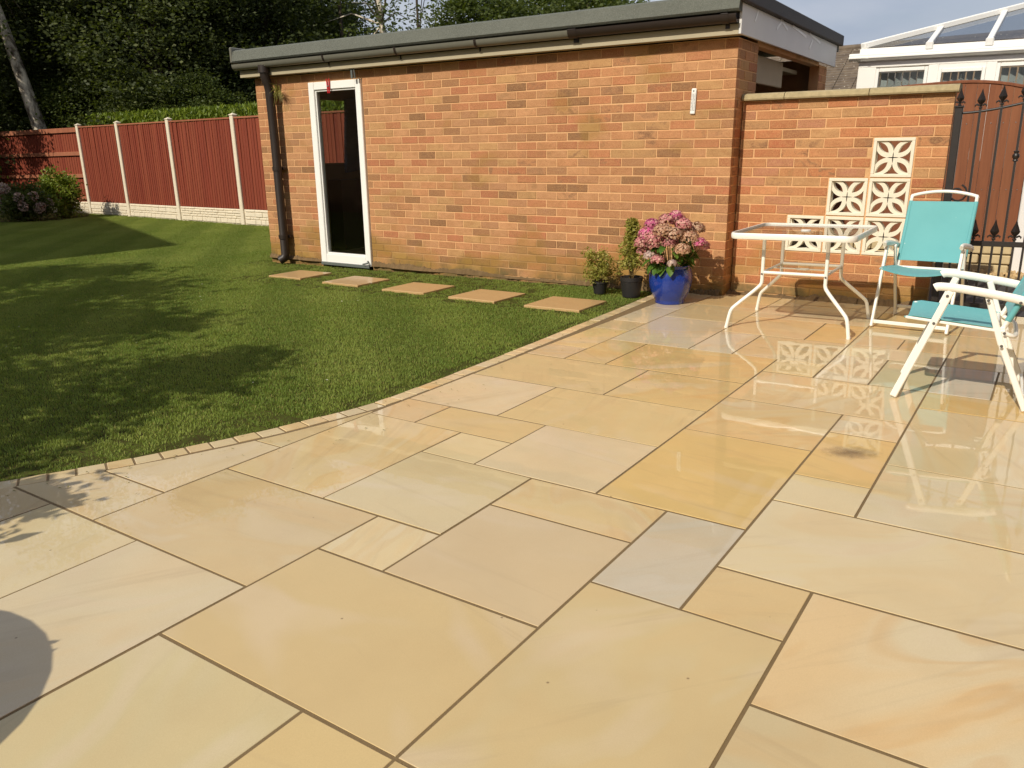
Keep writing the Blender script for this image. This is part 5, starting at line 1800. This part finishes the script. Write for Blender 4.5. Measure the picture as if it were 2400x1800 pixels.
class TreeKind:
    def __init__(self, seed, nc, per, H0, H1, RX, leaf, mat, bark, r0, shape='round', spread=0.42, lean=(0, 0), up=0.3):
        P_, c = crown_pts(seed, nc, per, H0, H1, RX, shape, spread)
        P_[:, 0] += lean[0] * P_[:, 2]
        P_[:, 1] += lean[1] * P_[:, 2]
        c[:, 0] += lean[0] * c[:, 2]
        c[:, 1] += lean[1] * c[:, 2]
        v, q = leaf_cloud(P_, leaf, seed + 1, 0.6, up)
        self.crown = np_mesh('crown', v, q, mat)
        self.trunk = trunk_mesh(seed, H1 * 0.94, r0, c, bark, lean, low=0.6 if bark is M_BIRCH else 0.12)
def plant_tree(kind, name, label, loc, rz, s, group=None, cat='tree'):
    t_ = thing(name, label, cat, loc, (0, 0, rz), group)
    t_.scale = (s, s, s)
    link('trunk', kind.trunk, t_)
    link('crown', kind.crown, t_)
    return t_
K1 = TreeKind(1, 330, 230, 0.6, 10.5, 3.0, 0.12, M_LEAF_DARK, M_BARK, 0.24, 'col', 0.36)
K2 = TreeKind(2, 300, 250, 0.8, 9.5, 3.3, 0.125, M_LEAF_DARK, M_BARK, 0.26, 'round', 0.40)
K3 = TreeKind(3, 240, 150, 0.5, 6.0, 2.3, 0.11, M_LEAF_MID, M_BARK, 0.14, 'round', 0.30)
K4 = TreeKind(4, 110, 40, 2.5, 9.0, 2.4, 0.13, M_LEAF_MID, M_BARK, 0.16, 'round', 0.34)
KB = TreeKind(5, 120, 60, 4.6, 11.0, 2.6, 0.13, M_LEAF_DARK, M_BIRCH, 0.24, 'round', 0.4, (-0.02, -0.19))
KB2 = TreeKind(6, 46, 34, 3.6, 9.5, 1.9, 0.11, M_LEAF_MID, M_BIRCH, 0.17, 'round', 0.4, (-0.02, 0.01))
KC = TreeKind(8, 200, 100, 0.4, 7.2, 1.5, 0.16, M_LEAF_DARK, M_BARK, 0.16, 'cone', 0.22)
G_ = 'tall trees beyond the garden fences'
spots = [(K1, -150, 30, 0.3, 1.0, 'tall dark evergreen outside the left edge of the view'), (K2, 0, 36, 1.2, 1.05, 'dark broad tree at the far left, behind the birch trunk'), (K1, 175, 34, 2.1, 1.0, 'dark dense tree just right of the leaning birch'),
         (K2, 270, 32, 3.3, 1.0, 'dark tree above the first two fence posts'), (K1, 385, 28, 4.0, 0.98, 'dark dense tree above the third fence post'), (K2, 500, 30, 5.2, 1.05, 'dark broad tree left of the garage roof corner'),
         (K1, 610, 29, 0.9, 1.0, 'dark dense tree rising behind the left end of the garage roof'), (K2, 700, 33, 2.7, 0.95, 'dark tree behind the garage above the glass door'), (K1, 90, 40, 5.5, 1.15, 'farther dark tree filling the left background'),
         (K2, 330, 41, 0.2, 1.2, 'farther dark tree in the middle of the wood'), (K1, 560, 40, 1.9, 1.15, 'farther dark tree nearest the garage in the wood'), (K2, -30, 44, 1.9, 1.2, 'farthest dark tree at the left of the wood'), (K1, 220, 46, 1.4, 1.25, 'farthest dark tree seen in the wood gap'), (K2, 450, 47, 3.4, 1.25, 'farthest dark tree toward the garage'), (K1, 680, 44, 3.4, 1.2, 'farthest dark tree above the door')]
for (k, sx, D, rz, s, l) in spots:
    plant_tree(k, 'dark_tree', l, at_px(sx, D), rz, s, G_)
for (sx, D, rz, s, l) in ((150, 30.5, 0.4, 0.75, 'low green elder bush behind the back fence by the birch'), (240, 28.5, 1.7, 0.72, 'low green bush with lighter leaves above the first fence panel'), (350, 27, 2.9, 0.62, 'low dark green bush above the second fence panel'), (470, 25.5, 4.4, 0.62, 'low green bush left of the garage corner above the hedge')):
    plant_tree(K3, 'bushy_tree', l, at_px(sx, D), rz, s, 'bushes behind the fence')
plant_tree(KB, 'birch_tree', 'leaning pale birch trunk behind the far left fence', (-24.3, 11.35, -0.05), 0.0, 1.0)
plant_tree(KB2, 'birch_tree', 'thin pale birch standing behind the middle of the garage roof', at_px(910, 27), 0.0, 1.0)
plant_tree(K4, 'sparse_tree', 'thin twiggy tree with sky showing through above the garage roof', at_px(985, 25), 1.0, 0.72)
plant_tree(K4, 'sparse_tree', 'sparse leafy tree left of the thin birch above the roof', at_px(820, 28), 3.0, 0.85)
for (sx, D, rz, s, l) in ((1130, 24, 0.4, 0.98, 'rounded green tree above the left half of the garage roof'), (1255, 27, 2.2, 1.1, 'rounded green tree above the middle of the garage roof'), (1385, 24, 3.6, 0.98, 'rounded green tree above the right half of the garage roof'), (1478, 26, 5.0, 0.93, 'rounded green tree whose crown ends where the sky opens')):
    plant_tree(K3, 'bushy_tree', l, at_px(sx, D), rz, s, 'trees behind the garage roof')
plant_tree(KC, 'conifer', 'narrow dark conifer tip just right of the rounded trees', at_px(1573, 28), 0.3, 0.79)
plant_tree(KC, 'conifer', 'dark conifer top peeping over the right end of the garage roof', at_px(1690, 30), 2.0, 0.80)

# hedge behind the side fence
hg = thing('clipped_hedge', 'sunlit clipped conifer hedge showing above the red side fence', 'hedge', (-21.9, 11.6, 0))
r = np.random.default_rng(17)
n = 26000
hx = r.uniform(0, 14.5, n)
htop = 2.66 - 0.022 * hx
hz = htop - np.abs(r.normal(size=n)) * 0.30
hyy = r.uniform(-0.6, 0.6, n) - 0.13 * hx
v, q = leaf_cloud(np.stack([hx, hyy, hz], 1), 0.12, 18, 0.35, 3.0)
link('leaves', np_mesh('leaves', v, q, M_LEAF_HEDGE), hg)
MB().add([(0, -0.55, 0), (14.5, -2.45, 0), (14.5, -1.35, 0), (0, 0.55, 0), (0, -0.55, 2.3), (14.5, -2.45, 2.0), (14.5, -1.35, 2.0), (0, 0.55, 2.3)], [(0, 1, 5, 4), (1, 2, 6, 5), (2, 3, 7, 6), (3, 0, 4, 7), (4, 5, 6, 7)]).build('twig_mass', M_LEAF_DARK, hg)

# corner flower bed
bed = MB().add([(-24.6, 7.0, -0.004), (-20.6, 7.2, -0.004), (-19.5, 8.6, -0.004), (-20.2, 9.7, -0.004), (-21.2, 10.3, -0.004), (-24.6, 10.1, -0.004)], [(0, 1, 2, 3, 4, 5)]).build('flower_bed', M_EARTH)
tag(bed, kind='structure')
def mound(rx, rz_, nc=60):
    def f(r, n):
        c = r.normal(size=(nc, 3))
        c /= np.linalg.norm(c, axis=1)[:, None]
        c *= np.array((rx, rx, rz_)) * r.uniform(0.5, 1, nc)[:, None]
        c[:, 2] += rz_ * 1.02
        return c[r.integers(0, nc, n)] + r.normal(size=(n, 3)) * rx * 0.16
    return f
bushy('corner_shrub', 'yellow-green leafy shrub in the far left corner bed before the fence', (-20.15, 9.05, 0.0), 5200, 0.085, mound(0.52, 0.60), 30, 71, M_LEAF_SHRUB)
t_ = bushy('corner_hydrangea', 'shaded hydrangea bush with pale faded flowers at the far left edge', (-20.0, 8.1, 0.0), 3600, 0.1, mound(0.55, 0.42), 24, 73, M_LEAF_MID)
fr_ = np.random.default_rng(74)
for i in range(12):
    a = fr_.uniform(0, 6.28)
    c3 = np.array((0.5 * math.cos(a), 0.5 * math.sin(a), 0.55 + fr_.uniform(-0.25, 0.3)))
    d = fr_.normal(size=(120, 3))
    d /= np.linalg.norm(d, axis=1)[:, None]
    v, q = leaf_cloud(c3 + d * 0.11, 0.05, 80 + i, 0.8, 1.0)
    o = link('flower_head', np_mesh('flower_head', v, q, M_PETAL), t_)
    o.color = rgb(146, 132, 120)

# ------------------------------------------------------------ outside the view: shadow casters, and a house wall added to cut fill light
nh = thing('neighbour_house', 'gabled brick house beyond the left side of the garden, outside the view', 'house', (-12.3, -2.5, 0))
HW, he, ha = 23.4, 6.8, 10.3
MB().add([(0, 0, 0), (-HW, 0, 0), (-HW, -9, 0), (0, -9, 0), (0, 0, he), (-HW, 0, he), (-HW, -9, he), (0, -9, he), (-HW / 2, 0, ha), (-HW / 2, -9, ha)], [(1, 0, 4, 8, 5), (0, 3, 7, 4), (3, 2, 6, 9, 7), (2, 1, 5, 6)]).build('wall', M_MORTAR, nh)
MB().add([(0.3, 0.25, he - 0.1), (-HW / 2, 0.25, ha + 0.08), (-HW - 0.3, 0.25, he - 0.1), (0.3, -9.25, he - 0.1), (-HW / 2, -9.25, ha + 0.08), (-HW - 0.3, -9.25, he - 0.1)], [(0, 1, 4, 3), (1, 2, 5, 4)]).build('roof', M_TILE, nh)
for (x, z) in ((-3, 1.0), (-15, 1.0), (-3, 3.9), (-15, 3.9)):
    MB().box(x - 0.9, x + 0.9, 0.002, 0.05, z, z + 1.3, 0.01).build('window', M_UPVC, nh)
mh = thing('house', 'brown brick house wall right of the patio, added outside the view to block sky light', 'house', (2.75, -5.0, 0))  # added out of view to hold sky light and bounce off the garage end
MB().box(0, 6, 0, 10.0, -0.1, 5.0).build('wall', M_BRICK, mh).color = rgb(150, 100, 70)
MB().add([(-0.35, -0.3, 4.9), (-0.35, 10.3, 4.9), (3, 10.3, 6.9), (3, -0.3, 6.9), (6.35, -0.3, 4.9), (6.35, 10.3, 4.9)], [(0, 3, 2, 1), (3, 4, 5, 2)]).build('roof', M_TILE, mh)
for y in (2.0, 6.5):
    MB().box(-0.03, 0.002, y - 0.7, y + 0.7, 1.0, 2.1, 0.01).build('window', M_UPVC, mh)
KS = TreeKind(11, 120, 55, 0.9, 4.6, 1.5, 0.15, M_LEAF_MID, M_BARK, 0.10, 'round', 0.26)
for (x, y, s, rz, l) in ((-8.0, -2.6, 1.0, 0.2, 'garden tree outside the left of the view, nearest the gabled house'), (-6.1, -2.7, 0.86, 2.0, 'garden tree outside the left of the view, middle of three'), (-9.8, -2.2, 1.05, 4.2, 'garden tree outside the left of the view, close under the house'), (-3.95, -1.95, 0.62, 3.0, 'small garden tree outside the left of the view by the patio')):
    plant_tree(KS, 'garden_tree', l, (x, y, 0), rz, s, 'garden trees left of the view')
tub = thing('round_tub', 'round tub on the patio just outside the left of the view', 'plant pot', (-1.36, -1.87, 0))
MB().lathe([(0.0, 0.0), (0.34, 0.0), (0.48, 0.2), (0.55, 0.38), (0.53, 0.46), (0.48, 0.47), (0.46, 0.43), (0.0, 0.42)], (0, 0, 0), 32).build('pot_body', M_BLUE, tub, 40)
def tubshape(r, n):
    c = r.normal(size=(24, 3)) * np.array((0.22, 0.18, 0.05)) + np.array((-0.05, 0.06, 0.06))
    return c[r.integers(0, 24, n)] + r.normal(size=(n, 3)) * 0.04
bushy('tub_plant', 'low leafy plant growing in the round tub outside the view', (-1.36, -1.87, 0.42), 110, 0.05, tubshape, 16, 91, M_LEAF_HYD)
tub2 = thing('tall_pot', 'tall narrow pot on the patio outside the left of the view', 'plant pot', (-2.5, -1.55, 0))
MB().lathe([(0.0, 0.0), (0.11, 0.0), (0.16, 0.44), (0.175, 0.46), (0.15, 0.47), (0.13, 0.44), (0.0, 0.42)], (0, 0, 0), 28).build('pot_body', M_BLACKPOT, tub2, 40)
def baysh(r, n):
    c = r.normal(size=(40, 3)) * np.array((0.15, 0.13, 0.10)) + np.array((0.0, 0.0, 0.42))
    return c[r.integers(0, 40, n)] + r.normal(size=(n, 3)) * 0.05
bushy('bay_shrub', 'leafy bay shrub growing in the tall narrow pot outside the view', (-2.5, -1.55, 0.44), 900, 0.09, baysh, 26, 93, M_LEAF_HYD)
